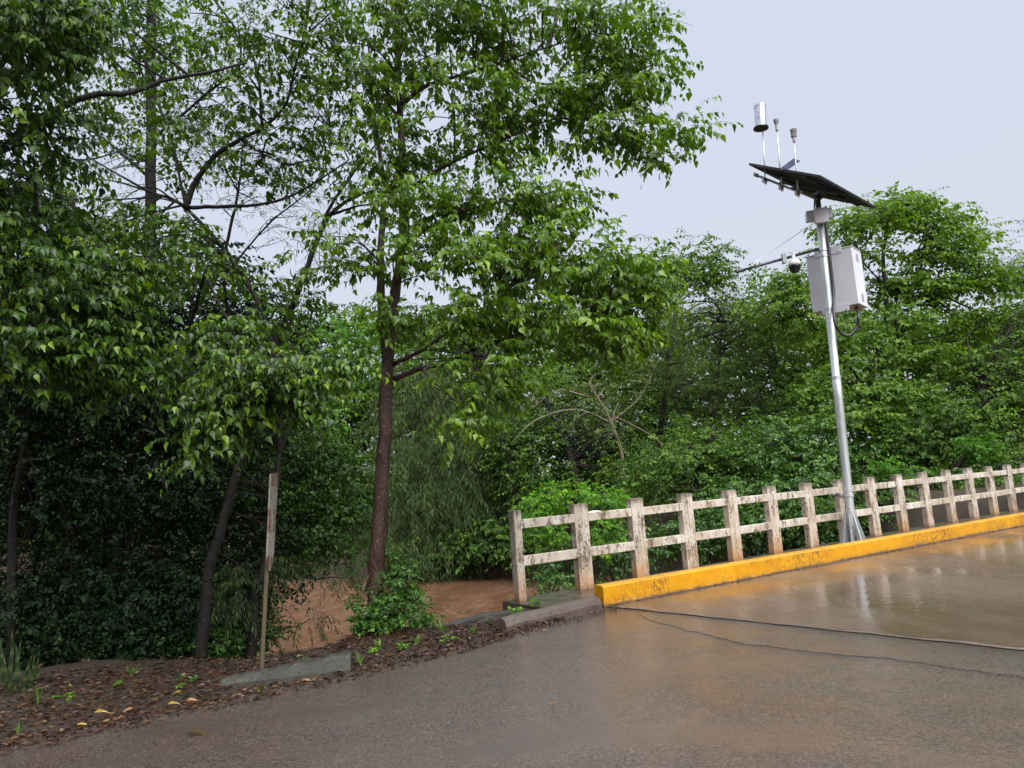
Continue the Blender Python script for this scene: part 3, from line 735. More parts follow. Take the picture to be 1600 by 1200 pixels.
# equipment cabinet on the far side of the mast
kk = .980
A_ = EYE + (np.array([7.026, 14.15, 5.912]) - EYE) * kk; Lc = EYE + (np.array([6.342, 14.749, 5.912]) - EYE) * kk
b1 = (Lc - A_); CWd = np.linalg.norm(b1); b1 /= CWd; b2 = np.array([-b1[1], b1[0], 0]); b2 *= np.sign(b2 @ rt); CD_ = .56; CH_ = 1.16
cen = A_ + b1 * CWd / 2 + b2 * CD_ / 2 - UZ * CH_ / 2
cab = root('equipment_cabinet', cen - UZ * CH_ / 2, 'light grey metal equipment cabinet strapped behind the mast', 'cabinet')
g_ = G(); g_.box(cen, (b1, b2, UZ), (CWd / 2, CD_ / 2, CH_ / 2), .008); g_.build('cabinet_body', MAT['boxpaint'], cab)
g_ = G(); g_.box(cen + b2 * (CD_ / 2 + .018), (b1, b2, UZ), (CWd / 2 + .004, .014, CH_ / 2 + .004), .005); g_.build('cabinet_door', MAT['boxpaint'], cab)
g_ = G(); g_.box(cen + UZ * (CH_ / 2 + .012) + b2 * .01, (b1, b2, UZ), (CWd / 2 + .012, CD_ / 2 + .02, .010), .004); g_.build('roof_plate', MAT['boxpaint'], cab)
for zc in (.40, -.42):                               # louvres: two columns of slanting slots each
    for cc2 in (-.035, .035):
        for k in range(6):
            c = cen - b1 * (CWd / 2 + .001) + b2 * (cc2 + .02) + UZ * (zc + (k - 2.5) * .028)
            g_ = G(); g_.box(c, (b1, b2 * .86 + UZ * .5, UZ), (.004, .026, .006)); g_.build('louvre_slot', MAT['slot'], cab)
for zs, wd in ((CH_ / 2 + .01, .26), (-CH_ / 2 - .02, .26)):
    g_ = G(); c = cen - b2 * (CD_ / 2 + .006) + UZ * zs
    g_.box(c, (b1, b2, UZ), (wd, .006, .075), .004)
    for q in (-1, 1): g_.lathe(c - b2 * .008 + b1 * q * (wd - .05) - UZ * .03, -b2, [(.013, 0), (.013, .012), (0, .013)], 8)
    g_.build('mounting_plate', MAT['boxpaint'], cab)
g_ = G()
for z_ in (5.80, 5.68, 4.62): g_.lathe(onm(hz(z_)), ma, [(.076, -.016), (.084, -.016), (.084, .016), (.076, .016)], 20)
for z_ in (5.74, 4.62): g_.box(onm(hz(z_)) + b2 * .12, (b1, b2, UZ), (.03, .06, .03), .004)
g_.build('straps', MAT['galv'], cab)
# conduit down the mast looping up into the cabinet
kb_ = cen - UZ * CH_ / 2 - b1 * (CWd * .34) + b2 * .05
p = [onm(ML - .28) + rt * .10, onm(ML - .6) + rt * .105, onm(hz(5.6)) + rt * .108, onm(hz(4.9)) + rt * .11, at(1304, 500, 13.75), at(1313, 519, 13.75), at(1327, 524, 13.75), at(1339, 510, 13.75), at(1341, 492, 13.75), kb_]
cd_ = root('conduit', p[0], 'thick black cable conduit running down the mast and looping up into the cabinet', 'cable')
g_ = G(); pp = spline(p, 7); g_.tube(pp, [.040] * 22 + [.030] * (len(pp) - 22), 10); g_.build('conduit_hose', MAT['black'], cd_, smooth=True)
g_ = G(); g_.lathe(kb_, -UZ, [(.045, -.01), (.045, .05), (.036, .06), (.03, .08)], 10); g_.build('gland', MAT['black'], cd_)
g_ = G(); g_.tube(spline([at(1321, 484, 13.8), at(1320, 505, 13.8), at(1317, 521, 13.8)], 4), .008, 5); g_.build('thin_cable', MAT['black'], cd_)

# ------------------------------------------------------------------ foliage machinery
def nrm(a): return a / (np.linalg.norm(a, axis=-1, keepdims=True) + 1e-9)
LEAF = {}
def _leaf(kind):
    if kind == 'heart':
        V = [(0, 0, 0), (0, .40, -.03), (0, 1.08, -.30), (-.27, .10, .04), (-.37, .36, .07), (-.17, .72, -.06), (.27, .10, .04), (.37, .36, .07), (.17, .72, -.06)]
        F = [(0, 1, 3), (3, 1, 4), (4, 1, 5), (5, 1, 2), (0, 6, 1), (6, 7, 1), (7, 8, 1), (8, 2, 1)]
    elif kind == 'oval':
        V = [(0, 0, 0), (-.26, .45, .06), (0, 1, -.12), (.26, .45, .06)]; F = [(0, 2, 1), (0, 3, 2)]
    elif kind == 'slim':
        V = [(0, 0, 0), (-.09, .45, .02), (0, 1, -.2), (.09, .45, .02)]; F = [(0, 2, 1), (0, 3, 2)]
    elif kind == 'wide':
        V = [(0, 0, 0), (-.38, .42, .10), (0, 1, -.15), (.38, .42, .10)]; F = [(0, 2, 1), (0, 3, 2)]
    return np.array(V, float), np.array(F)
for k in ('heart', 'oval', 'slim', 'wide'): LEAF[k] = _leaf(k)

def leaf_frames(C, Dr, L, k, size, droop, rg, side=.75, sag=.25):
    """leaves along twigs. C,Dr (T,3)"""
    T = len(C)
    t = (np.arange(k) + .6) / k
    L = L * rg.uniform(.6, 1.3, (T, 1))
    p = C[:, None] + Dr[:, None] * (L * t)[..., None]
    p[..., 2] -= sag * (L * t ** 2)
    sd_ = nrm(np.cross(Dr, [0, 0, 1.0]) + 1e-4)
    sg = np.where(np.arange(k) % 2, 1, -1)[None, :, None]
    d = Dr[:, None] * .5 + sd_[:, None] * sg * side + np.array([0, 0, -droop]) + rg.standard_normal((T, k, 3)) * .28
    d = nrm(d)
    nm = np.array([0, 0, .9]) + rg.standard_normal((T, k, 3)) * .42 + Dr[:, None] * .35
    nm = nrm(nm - d * (nm * d).sum(-1, keepdims=True)); w_ = np.cross(d, nm)
    s = size * rg.uniform(.5, 1.3, (T, k))
    s = s * np.where(rg.uniform(0, 1, s.shape) < .12, .55, 1.0)
    w_ = w_ * rg.uniform(.62, 1.12, s.shape)[..., None]
    p = p + d * (.25 * s)[..., None] * .4
    return [a.reshape(-1, *a.shape[2:]) for a in (p, d, nm, w_, s)]
def leaf_mesh(p, d, nm, w_, s, kind):
    LV, LF = LEAF[kind]
    V = p[:, None] + (w_[:, None] * LV[None, :, 0, None] + d[:, None] * LV[None, :, 1, None] + nm[:, None] * LV[None, :, 2, None]) * s[:, None, None]
    F = LF[None] + (np.arange(len(p)) * len(LV))[:, None, None]
    return V.reshape(-1, 3), F.reshape(-1, 3), len(LV)

def in_ellipsoid(n, rg, p=.45):
    v = nrm(rg.standard_normal((n, 3))); return v * (rg.uniform(0, 1, (n, 1)) ** p)

LEAFOBJ = {}
def leaf_object_mesh(mat, kind, t):
    key = (mat.name, kind, t)
    if key not in LEAFOBJ:
        V, F = LEAF[kind]; me = bpy.data.meshes.new('leaf'); me.from_pydata([tuple(v) for v in V], [], [tuple(int(q) for q in f) for f in F])
        a = me.attributes.new('tint', 'FLOAT', 'POINT'); a.data.foreach_set('value', np.full(len(V), t, np.float32)); me.materials.append(mat); LEAFOBJ[key] = me
    return LEAFOBJ[key]

def plant(name, label, cat, blobs, trunks=(), group=None, mat='leaf_far', kind='oval', size=.12, tw=10, lf=7, TL=.35, br=.5, flat=.55, droop=.5, dens=1.0,
          bark='bark_dark', seed=1, branch=True, twigs=False, tint=(.45, .2), lobj=0, sag=.25, side=.75, base=None, stems=True, brr=.014, lightup=.0, gap=0.0):
    """blobs: (px, py, rx_px, ry_px, Y, ry_m, boughs) ; trunks: ([(px,py,Y)...], r0, r1)"""
    rg = np.random.default_rng(seed)
    sk = []; tubes = []
    for ti, (pts, r0, r1) in enumerate(trunks):
        P = np.array([at(*q) for q in pts])
        if ti == 0 or pts[0][1] > 1e4:
            P[0, 2] = tz(P[0, 0], P[0, 1]) - .08
        S = spline(P, 8); tt = np.linspace(0, 1, len(S)); R = r0 + (r1 - r0) * tt
        if ti == 0: R = R * (1 + .28 * np.exp(-tt * 30))
        wobv = rg.standard_normal(S.shape) * (R[:, None] * .10); wobv[0] = 0
        S = S + wobv
        tubes.append((S, R, ti == 0)); sk.append(S)
    if base is None: base = tubes[0][0][0] if tubes else None
    B = []; BR = []
    for (cx, cy, rx, ry, Y, rY, nb) in blobs:
        c = at(cx, cy, Y); q = in_ellipsoid(nb, rg) * [1, 1, 1]
        B.append(c + _r * (q[:, :1] * rx * Y / FPX) + np.array([0, 1, 0]) * q[:, 1:2] * rY + _u * (q[:, 2:] * ry * Y / FPX))
        BR.append(np.full(nb, 1.0))
    B = np.concatenate(B)
    if base is None:
        base = np.array([B[:, 0].mean(), B[:, 1].mean(), 0]); base[2] = tz(base[0], base[1])
    g0 = terr(B[:, 0], B[:, 1]); B[:, 2] = np.maximum(B[:, 2], np.maximum(g0, WATER) + .12)
    o = root(name, base, label, cat, group)
    cen = B.mean(0)
    # trunks
    for (S, R, main) in tubes:
        g_ = G(); g_.tube(S, R, 12 if R[0] > .05 else 8, True, wob=.05); g_.build('trunk' if main else 'limb', MAT[bark], o, smooth=True)
    if not tubes and stems:
        g_ = G()
        for k in range(min(len(B), 14)):
            b = base + np.array([rg.normal() * .12, rg.normal() * .12, 0]); b[2] = tz(b[0], b[1]) - .05
            e_ = B[rg.integers(len(B))]; mdl = (b + e_) / 2 + np.array([0, 0, .15 * np.linalg.norm(e_ - b)])
            g_.tube(spline([b, mdl, e_], 5), np.linspace(brr * 1.2, brr * .4, 11), 5)
        g_.build('stems', MAT[bark], o)
    if tubes and branch:
        SK = np.concatenate([s_[len(s_) // 4:] for s_ in sk]) if len(sk) == 1 else np.concatenate([sk[0][len(sk[0]) // 2:]] + sk[1:])
        g_ = G()
        for b in B:
            dd = np.linalg.norm((SK - b) * [1, 1, 1.5], axis=1) + np.maximum(0, SK[:, 2] - b[2]) * 1.0
            a = SK[(dd * rg.uniform(.75, 1.35, len(dd))).argmin()]; Ln = np.linalg.norm(b - a)
            mdl = a * .5 + b * .5 + rg.standard_normal(3) * .10 * Ln + np.array([0, 0, .10 * Ln])
            S = spline([a, mdl, b], 4); g_.tube(S, np.linspace(brr * (.6 + .5 * min(Ln, 2.5)), brr * .3, len(S)), 5, cap=False)
        o2 = g_.build('branches', MAT[bark], o, smooth=True); o2['kind'] = 'stuff'
    # twigs and leaves
    ntw = max(1, int(tw * dens)); nB = len(B)
    q = in_ellipsoid(nB * ntw, rg, .5) * [1, 1, flat]
    scl = np.repeat(rg.uniform(.5, 1.45, nB), ntw)[:, None]
    C = np.repeat(B, ntw, 0) + q * br * scl
    if gap > 0:
        gv = snoise(C[:, 0] * 2 + C[:, 2], C[:, 1] * 2 - C[:, 2] * 1.7, 4, 20); C = C[gv > np.quantile(gv, gap)]
    Q = (C - np.repeat(B, ntw, 0)) if gap == 0 else rg.standard_normal(C.shape)
    out = nrm((C - base) * [1, 1, 0])
    Dr = nrm(nrm(Q) * .8 + out * .4 + rg.standard_normal(C.shape) * .35 + np.array([0, 0, .1]))
    Dr[:, 2] *= .6; Dr = nrm(Dr)
    if twigs:
        g_ = G(); sel = rg.permutation(len(C))[:1500]
        A = C[sel]; E = C[sel] + Dr[sel] * TL; mdl = (A + E) / 2; E = E - [0, 0, sag * TL]
        X = nrm(np.cross(Dr[sel], [0, 0, 1.0])) * .004; Z = np.cross(X, Dr[sel])
        ring = [X, -X * .5 + Z * .87, -X * .5 - Z * .87]
        V = np.stack([A + r_ for r_ in ring] + [mdl + r_ * .8 for r_ in ring] + [E + r_ * .4 for r_ in ring], 1)
        f = []
        for a in (0, 3):
            for b in range(3): f.append([a + b, a + (b + 1) % 3, a + 3 + (b + 1) % 3, a + 3 + b])
        F = np.array(f)[None] + (np.arange(len(sel)) * 9)[:, None, None]
        mesh('twigs', V.reshape(-1, 3), [F.reshape(-1, 4)], MAT[bark], o, smooth=True)['kind'] = 'stuff'
    p, d, nm, w_, s = leaf_frames(C, Dr, TL, lf, size, droop, rg, side, sag)
    okz = p[:, 2] > np.maximum(terr(p[:, 0], p[:, 1]), WATER) + .01
    twt = np.repeat(rg.normal(0, 1, len(C)), lf)
    tn = np.clip(tint[0] + tint[1] * (rg.normal(0, .8, len(p)) + .6 * twt), 0, 1)
    tn = np.clip(tn + (rg.uniform(0, 1, len(p)) < .05) * .35, 0, 1)
    p, d, nm, w_, s, tn = [a[okz] for a in (p, d, nm, w_, s, tn)]
    if lobj:
        v = p - EYE; z = v @ _f; X = 800 + FPX * (v @ _r) / z; Yp = 600 - FPX * (v @ _u) / z
        vis = (X > 5) & (X < 1595) & (Yp > 5) & (Yp < 1195) & (z > 0)
        score = np.where(vis, s / z, 0); pick = np.argsort(-score)[:lobj]
        off = np.array(o.location)
        for i in pick:
            me = leaf_object_mesh(MAT[mat], kind, round(float(tn[i]) * 5) / 5)
            ob = bpy.data.objects.new('leaf', me); ob.parent = o
            c = p[i] - off; a = w_[i] * s[i]; b = d[i] * s[i]; n_ = nm[i] * s[i]
            ob.matrix_basis = Matrix(((a[0], b[0], n_[0], c[0]), (a[1], b[1], n_[1], c[1]), (a[2], b[2], n_[2], c[2]), (0, 0, 0, 1)))
            col.objects.link(ob)
        keep = np.ones(len(p), bool); keep[pick] = False
        p, d, nm, w_, s, tn = [a[keep] for a in (p, d, nm, w_, s, tn)]
    V, F, nv = leaf_mesh(p, d, nm, w_, s, kind)
    cr_ = mesh('crown', V, [F], MAT[mat], o, np.repeat(tn, nv), smooth=(kind == 'heart')); cr_['kind'] = 'stuff'
    global NT; NT += len(F)
    return o
NT = 0
#@@VEG
# ------------------------------------------------------------------ vegetation
# the big tree beside the railing
main_blobs = [(640, 40, 120, 70, 8.8, 1.0, 20), (790, 45, 130, 60, 8.6, 1.0, 24), (940, 50, 100, 70, 8.4, .9, 22), (1005, 120, 45, 40, 8.4, .4, 7),
              (860, 165, 110, 38, 8.5, .6, 14), (960, 205, 60, 22, 8.4, .35, 6), (1045, 197, 26, 9, 8.4, .2, 3), (1015, 238, 22, 8, 8.4, .2, 2), (925, 212, 22, 10, 8.3, .2, 2),
              (740, 165, 80, 45, 8.7, .8, 13), (640, 215, 85, 50, 8.8, .8, 12), (775, 232, 60, 24, 8.5, .5, 5), (690, 330, 110, 45, 8.6, .8, 16), (835, 325, 75, 50, 8.4, .7, 14),
              (650, 400, 70, 40, 8.6, .7, 8), (800, 405, 130, 55, 8.2, .9, 24), (930, 430, 80, 50, 8.2, .7, 16), (1000, 470, 38, 40, 8.2, .4, 7),
              (770, 490, 100, 38, 8.2, .8, 14), (890, 515, 100, 40, 8.1, .7, 14), (970, 535, 45, 25, 8.1, .3, 4), (602, 500, 42, 26, 8.9, .5, 5),
              (745, 590, 60, 42, 8.0, .5, 8), (722, 640, 28, 26, 8.0, .3, 3), (535, 405, 32, 60, 8.9, .5, 5), (560, 120, 70, 80, 8.8, .8, 13), (570, 290, 40, 40, 8.9, .5, 4),
              (700, -140, 380, 110, 8.8, 1.8, 40)]
plant('broadleaf_tree', 'tall broad-leaved tree with a straight reddish trunk beside the end of the railing', 'tree', main_blobs,
      [([(586, 988, 9.2), (590, 850, 9.2), (600, 700, 9.2), (606, 570, 9.2), (611, 500, 9.2), (622, 430, 9.2), (630, 350, 9.2), (628, 230, 9.2), (622, 100, 9.2), (620, -60, 9.2)], .105, .032),
       ([(606, 560, 9.2), (597, 480, 9.25), (594, 400, 9.3), (600, 300, 9.4), (585, 180, 9.5), (575, 60, 9.5)], .070, .015),
       ([(616, 592, 9.2), (655, 577, 9.0), (695, 567, 8.8), (760, 540, 8.5), (850, 515, 8.3), (945, 510, 8.2)], .038, .010),
       ([(614, 570, 9.2), (660, 547, 9.1), (700, 520, 8.9), (750, 502, 8.7), (800, 440, 8.5)], .032, .008),
       ([(626, 165, 9.2), (665, 135, 9.0), (720, 118, 8.8), (775, 100, 8.7), (820, 85, 8.6), (900, 60, 8.5)], .032, .008),
       ([(630, 300, 9.2), (680, 268, 9.0), (740, 238, 8.8), (800, 212, 8.6), (880, 185, 8.4), (1040, 192, 8.4)], .026, .006),
       ([(790, 100, 8.7), (840, 130, 8.6), (900, 125, 8.5), (1000, 110, 8.4)], .018, .006),
       ([(632, 380, 9.2), (690, 345, 8.8), (760, 320, 8.5), (840, 310, 8.4)], .026, .008),
       ([(880, 185, 8.45), (940, 205, 8.4), (1010, 240, 8.4)], .010, .005)],
      mat='leaf_main', kind='heart', size=.088, tw=12, lf=9, TL=.34, br=.38, flat=.38, droop=.8, bark='bark_main', seed=21, twigs=True, lobj=300, tint=(.50, .18), sag=.3, dens=1.0)
# leaning tree, further left
mid_blobs = [(300, 60, 120, 50, 9.5, 1.2, 13), (440, 90, 100, 60, 9.0, 1.0, 15), (500, 30, 90, 40, 8.8, .9, 12), (470, 200, 60, 40, 9, .8, 5), (200, 120, 70, 50, 9.5, .8, 7), (350, 250, 70, 40, 9.3, .8, 4),
             (520, 240, 40, 40, 9, .6, 3), (260, 230, 60, 40, 9.5, .8, 4), (380, 160, 80, 40, 9.2, .8, 9), (420, 250, 90, 50, 9.6, .8, 7), (330, 200, 60, 60, 9.8, .8, 5), (150, 330, 70, 50, 9.2, .8, 9), (290, 400, 110, 50, 9.3, 1.0, 18), (430, 470, 60, 60, 9.0, .7, 8), (330, -110, 300, 80, 9.4, 1.6, 24)]
plant('leaning_tree', 'slender leaning tree with crooked bare limbs crossing the sky left of the big tree', 'tree', mid_blobs,
      [([(306, 1042, 9.0), (322, 930, 9.1), (345, 830, 9.2), (370, 740, 9.3), (400, 640, 9.3), (430, 540, 9.3), (470, 445, 9.3), (500, 365, 9.3), (527, 325, 9.2), (570, 300, 9.1)], .07, .02),
       ([(500, 365, 9.3), (515, 325, 9.3), (560, 260, 9.3), (600, 210, 9.3)], .03, .008),
       ([(520, 335, 9.3), (560, 322, 9.2), (600, 318, 9.1)], .02, .007),
       ([(430, 540, 9.3), (380, 430, 9.4), (290, 325, 9.5), (235, 300, 9.5), (180, 270, 9.5), (130, 240, 9.5)], .035, .008),
       ([(290, 325, 9.5), (305, 285, 9.5), (335, 245, 9.4), (375, 218, 9.3), (410, 200, 9.3), (445, 165, 9.2), (460, 110, 9.0)], .045, .014),
       ([(290, 325, 9.5), (340, 323, 9.4), (400, 320, 9.3), (450, 308, 9.2), (500, 280, 9.1), (545, 250, 9.0)], .030, .008),
       ([(375, 218, 9.3), (410, 240, 9.3), (450, 260, 9.2)], .016, .005), ([(240, 215, 9.5), (290, 175, 9.4), (330, 140, 9.3), (380, 105, 9.2)], .022, .008),
       ([(435, 180, 9.2), (490, 182, 9.1), (520, 180, 9.0)], .012, .004), ([(460, 110, 9.0), (480, 20, 9.0), (465, -100, 9.1), (440, -200, 9.2)], .02, .008), ([(410, 200, 9.3), (395, 90, 9.4), (320, -20, 9.5), (240, -130, 9.5)], .022, .008), ([(290, 325, 9.5), (262, 200, 9.6), (200, 60, 9.7), (180, -80, 9.7)], .02, .007)],
      mat='leaf_main', kind='heart', size=.085, tw=10, lf=7, TL=.30, br=.36, flat=.5, droop=.7, bark='bark_dark', seed=5, twigs=True, lobj=300, tint=(.36, .18), dens=1.0)
plant('bare_twig_tree', 'thin half-bare tree with a web of fine twigs against the sky behind the crooked limbs', 'tree', [(400, 270, 120, 90, 11, 1.2, 70), (300, 190, 110, 90, 11, 1.2, 50), (500, 380, 60, 60, 11, 1, 30), (470, 170, 80, 80, 11, 1, 30), (170, 240, 60, 60, 11, 1, 20)],
      [([(330, 1020, 11), (345, 800, 11), (360, 560, 11), (350, 420, 11), (372, 300, 11), (380, 220, 11)], .05, .012), ([(352, 430, 11), (420, 350, 11), (500, 280, 11), (520, 200, 11)], .018, .004), ([(352, 420, 11), (290, 330, 11), (230, 250, 11)], .018, .004), ([(372, 300, 11), (330, 220, 11), (300, 120, 11)], .014, .003), ([(380, 560, 11), (450, 460, 11), (530, 400, 11)], .018, .004)],
      mat='leaf_willow', kind='slim', size=.06, tw=3, lf=5, TL=.3, br=.3, flat=.8, droop=.3, bark='bark_dark', seed=43, twigs=True, tint=(.4, .2), brr=.008)
# nearest tree at the left edge
left_blobs = [(40, 50, 90, 80, 5.6, .8, 20), (110, 25, 60, 40, 5.8, .6, 8), (40, 200, 60, 60, 6.0, .7, 10), (40, 400, 90, 80, 6.3, .8, 20), (150, 470, 90, 70, 6.6, .8, 20), (60, 540, 90, 60, 6.4, .7, 18),
              (210, 400, 60, 50, 7.0, .7, 10), (180, 570, 60, 40, 6.8, .5, 9), (40, 300, 70, 50, 6.6, .7, 10), (-160, 250, 120, 350, 6.0, 1.0, 40), (20, -90, 220, 70, 6.0, 1.2, 26)]
plant('spreading_tree', 'large-leaved tree spreading in from the left edge with a dark bare limb', 'tree', left_blobs,
      [([(-190, 1100, 6.6), (-180, 900, 6.6), (-150, 650, 6.6), (-120, 420, 6.6), (-130, 100, 6.6), (-140, -200, 6.6)], .16, .06),
       ([(-125, 380, 6.6), (-20, 250, 6.9), (25, 218, 7.0), (60, 190, 7.1), (100, 166, 7.2), (150, 147, 7.3), (200, 146, 7.4), (260, 125, 7.5), (330, 112, 7.6), (385, 98, 7.7)], .055, .012),
       ([(-110, 450, 6.6), (0, 430, 6.4), (90, 440, 6.4), (190, 450, 6.5)], .035, .008), ([(-130, 150, 6.6), (-40, 60, 6.0), (60, 30, 5.8), (120, 20, 5.8)], .03, .008),
       ([(20, 222, 7.0), (70, 232, 7.2), (130, 250, 7.5), (210, 230, 7.8)], .018, .006)],
      mat='leaf_left', kind='heart', size=.076, tw=16, lf=9, TL=.32, br=.36, flat=.6, droop=.95, bark='bark_dark', seed=8, twigs=True, lobj=300, tint=(.40, .22))
# drooping bough
plant('drooping_tree', 'young tree with a bright drooping bough of large leaves above the marker post', 'tree',
      [(400, 590, 75, 45, 7.0, .5, 14), (460, 600, 50, 30, 7.0, .4, 8), (350, 640, 50, 45, 7.1, .4, 9), (340, 690, 30, 30, 7.1, .3, 5), (375, 520, 50, 40, 7.4, .4, 6), (500, 565, 45, 25, 7.4, .4, 5), (330, 560, 50, 45, 7.6, .5, 8)],
      [([(150, 1030, 10.4), (160, 900, 10.4), (200, 740, 10.0), (280, 560, 8.8), (322, 420, 7.6)], .05, .016), ([(322, 430, 7.6), (345, 480, 7.5), (372, 520, 7.4), (410, 545, 7.2), (450, 565, 7.1)], .014, .006), ([(372, 520, 7.4), (378, 560, 7.2), (360, 640, 7.1)], .009, .004)],
      mat='leaf_left', kind='heart', size=.076, tw=14, lf=9, TL=.28, br=.26, flat=.6, droop=1.1, bark='bark_dark', seed=31, twigs=True, tint=(.50, .24), sag=.5)
# straight grey trunk further back
plant('straight_tree', 'tree with a straight vertical grey trunk rising behind the crooked limbs', 'tree',
      [(235, 30, 70, 60, 12, 1.0, 12), (120, 130, 60, 90, 12, 1.0, 8), (250, 360, 60, 40, 12, .8, 8), (230, 210, 26, 60, 12, .3, 4)],
      [([(215, 1000, 12), (215, 850, 12), (222, 650, 12), (232, 430, 12), (236, 300, 12), (236, 120, 12), (238, -60, 12)], .115, .08), ([(236, 280, 12), (190, 240, 12), (130, 190, 12)], .03, .01)],
      mat='leaf_left', kind='wide', size=.10, tw=12, lf=8, TL=.4, br=.5, bark='bark_dark', seed=41, tint=(.35, .2))
# dark thicket: several trees one behind another
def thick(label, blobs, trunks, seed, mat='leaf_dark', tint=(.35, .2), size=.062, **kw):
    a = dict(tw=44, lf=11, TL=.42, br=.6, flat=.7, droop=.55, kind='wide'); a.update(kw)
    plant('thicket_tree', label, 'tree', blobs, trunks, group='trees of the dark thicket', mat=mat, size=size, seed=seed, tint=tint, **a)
thick('dark leafy tree of the thicket behind the blade-leaved plant at the left edge', [(60, 640, 110, 100, 9.5, .8, 26), (50, 800, 110, 90, 9.8, .8, 24), (70, 930, 110, 60, 9.8, .7, 16), (60, 480, 100, 90, 9.5, .8, 18)],
      [([(30, 1040, 9.0), (20, 850, 9.2), (45, 650, 9.3), (60, 480, 9.3)], .07, .02), ([(45, 650, 9.3), (120, 560, 9.3)], .03, .01)], 51)
thick('dark tree of the thicket with a thick black trunk left of the leaning trunk', [(210, 640, 100, 90, 10.5, .9, 22), (220, 780, 90, 80, 10.5, .9, 20), (230, 930, 90, 60, 10.2, .7, 16), (220, 500, 90, 70, 10.5, .8, 18), (120, 560, 60, 60, 10, .6, 8)],
      [([(165, 1030, 10.0), (180, 880, 10.1), (205, 720, 10.2), (215, 560, 10.2)], .12, .04), ([(205, 700, 10.2), (270, 640, 10.1)], .03, .01)], 52)
thick('dark small-leaved tree of the thicket just left of the marker post', [(330, 640, 80, 80, 11, .9, 18), (330, 790, 90, 80, 10.8, .9, 20), (300, 930, 70, 60, 10.2, .7, 12), (380, 900, 40, 60, 10.5, .6, 8), (380, 500, 90, 80, 11.5, .9, 14)],
      [([(383, 1030, 9.8), (396, 960, 9.9), (412, 890, 10), (430, 780, 10.4), (440, 640, 10.8)], .075, .03)], 53)
thick('dark tree standing furthest back in the thicket under the crooked limbs', [(100, 560, 160, 160, 14, 1.2, 40), (330, 560, 170, 120, 14.5, 1.2, 30), (120, 820, 180, 130, 14, 1.2, 34), (330, 830, 150, 130, 14, 1.0, 26), (60, 330, 130, 80, 14, 1, 14), (300, 420, 90, 40, 14.5, 1, 10), (-100, 500, 120, 500, 13, 1.2, 50), (60, 960, 150, 40, 12.5, .5, 20), (260, 960, 120, 40, 12.5, .5, 16)],
      [([(110, 1010, 13.2), (112, 700, 13.4), (130, 420, 13.4), (110, 300, 13.4)], .11, .04), ([(250, 1000, 13.2), (262, 700, 13.4), (300, 480, 13.5)], .09, .03)], 54, size=.12, tw=14)
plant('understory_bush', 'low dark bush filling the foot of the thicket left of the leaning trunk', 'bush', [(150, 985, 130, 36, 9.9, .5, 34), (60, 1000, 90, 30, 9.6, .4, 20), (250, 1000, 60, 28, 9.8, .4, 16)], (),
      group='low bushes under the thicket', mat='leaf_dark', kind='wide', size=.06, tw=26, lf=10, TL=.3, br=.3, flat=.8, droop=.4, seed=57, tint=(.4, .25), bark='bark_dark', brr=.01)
plant('understory_bush', 'low dark bush filling the gap between the leaning trunk and the marker post', 'bush', [(345, 980, 34, 40, 10.2, .4, 16), (330, 1010, 24, 16, 9.9, .3, 7), (392, 975, 20, 40, 10.4, .3, 8)], (),
      group='low bushes under the thicket', mat='leaf_shrub', kind='wide', size=.06, tw=24, lf=10, TL=.3, br=.28, flat=.8, droop=.4, seed=58, tint=(.35, .25), bark='bark_dark', brr=.01)
# leafy shrub mass over the water
plant('riverside_shrub', 'dense small-leaved shrub hanging over the brown water behind the marker post', 'shrub',
      [(500, 730, 75, 60, 12.0, .8, 24), (490, 830, 85, 50, 12.0, .8, 26), (545, 800, 32, 70, 12.0, .5, 12), (430, 760, 50, 90, 11.6, .7, 18), (400, 850, 50, 60, 11.2, .6, 12), (450, 680, 70, 30, 12.4, .7, 10), (540, 730, 35, 30, 12.2, .5, 6)],
      [([(388, 1020, 10.6), (420, 930, 11), (450, 830, 11.6), (480, 740, 12)], .05, .02)],
      mat='leaf_shrub', kind='wide', size=.075, tw=17, lf=10, TL=.34, br=.42, flat=.8, droop=.7, seed=61, tint=(.50, .24))
plant('hanging_branch_shrub', 'feathery shrub with drooping sprays dipping over the water right of the marker post', 'shrub',
      [(435, 885, 30, 8, 10.2, .4, 3), (505, 895, 22, 6, 10.2, .3, 2), (490, 962, 7, 18, 10.0, .1, 1), (375, 935, 24, 45, 9.8, .4, 9), (545, 905, 10, 6, 10.4, .2, 1)],
      [([(395, 1025, 9.9), (402, 960, 10), (430, 900, 10.1), (500, 905, 10.2)], .03, .01)],
      mat='leaf_willow', kind='slim', size=.10, tw=12, lf=10, TL=.30, br=.22, flat=.8, droop=1.3, seed=62, tint=(.5, .25), twigs=True, sag=.6)
# bush wrapped round the foot of the big tree
plant('trunk_bush', 'leafy dark green bush growing round the foot of the big reddish trunk', 'bush',
      [(612, 960, 34, 28, 8.8, .22, 12), (628, 905, 26, 30, 9.1, .25, 11), (588, 985, 20, 12, 8.7, .15, 5), (645, 950, 16, 26, 9.1, .2, 7), (570, 985, 12, 10, 8.9, .12, 3), (572, 935, 8, 22, 9.3, .12, 2), (625, 865, 14, 16, 9.3, .15, 3)], (),
      mat='leaf_shrub', kind='wide', size=.062, tw=12, lf=8, TL=.15, br=.14, flat=.9, droop=.35, seed=71, tint=(.55, .25), bark='bark_dark', brr=.007)
plant('trunk_sapling', 'thin leafy sapling beside the trunk bush at the wall end', 'sapling',
      [(668, 968, 8, 14, 8.9, .08, 4), (660, 985, 6, 6, 8.9, .05, 2)], (), mat='leaf_shrub', kind='wide', size=.05, tw=7, lf=6, TL=.11, br=.08, flat=.9, droop=.3, seed=72, tint=(.5, .2), bark='bark_dark', brr=.005)

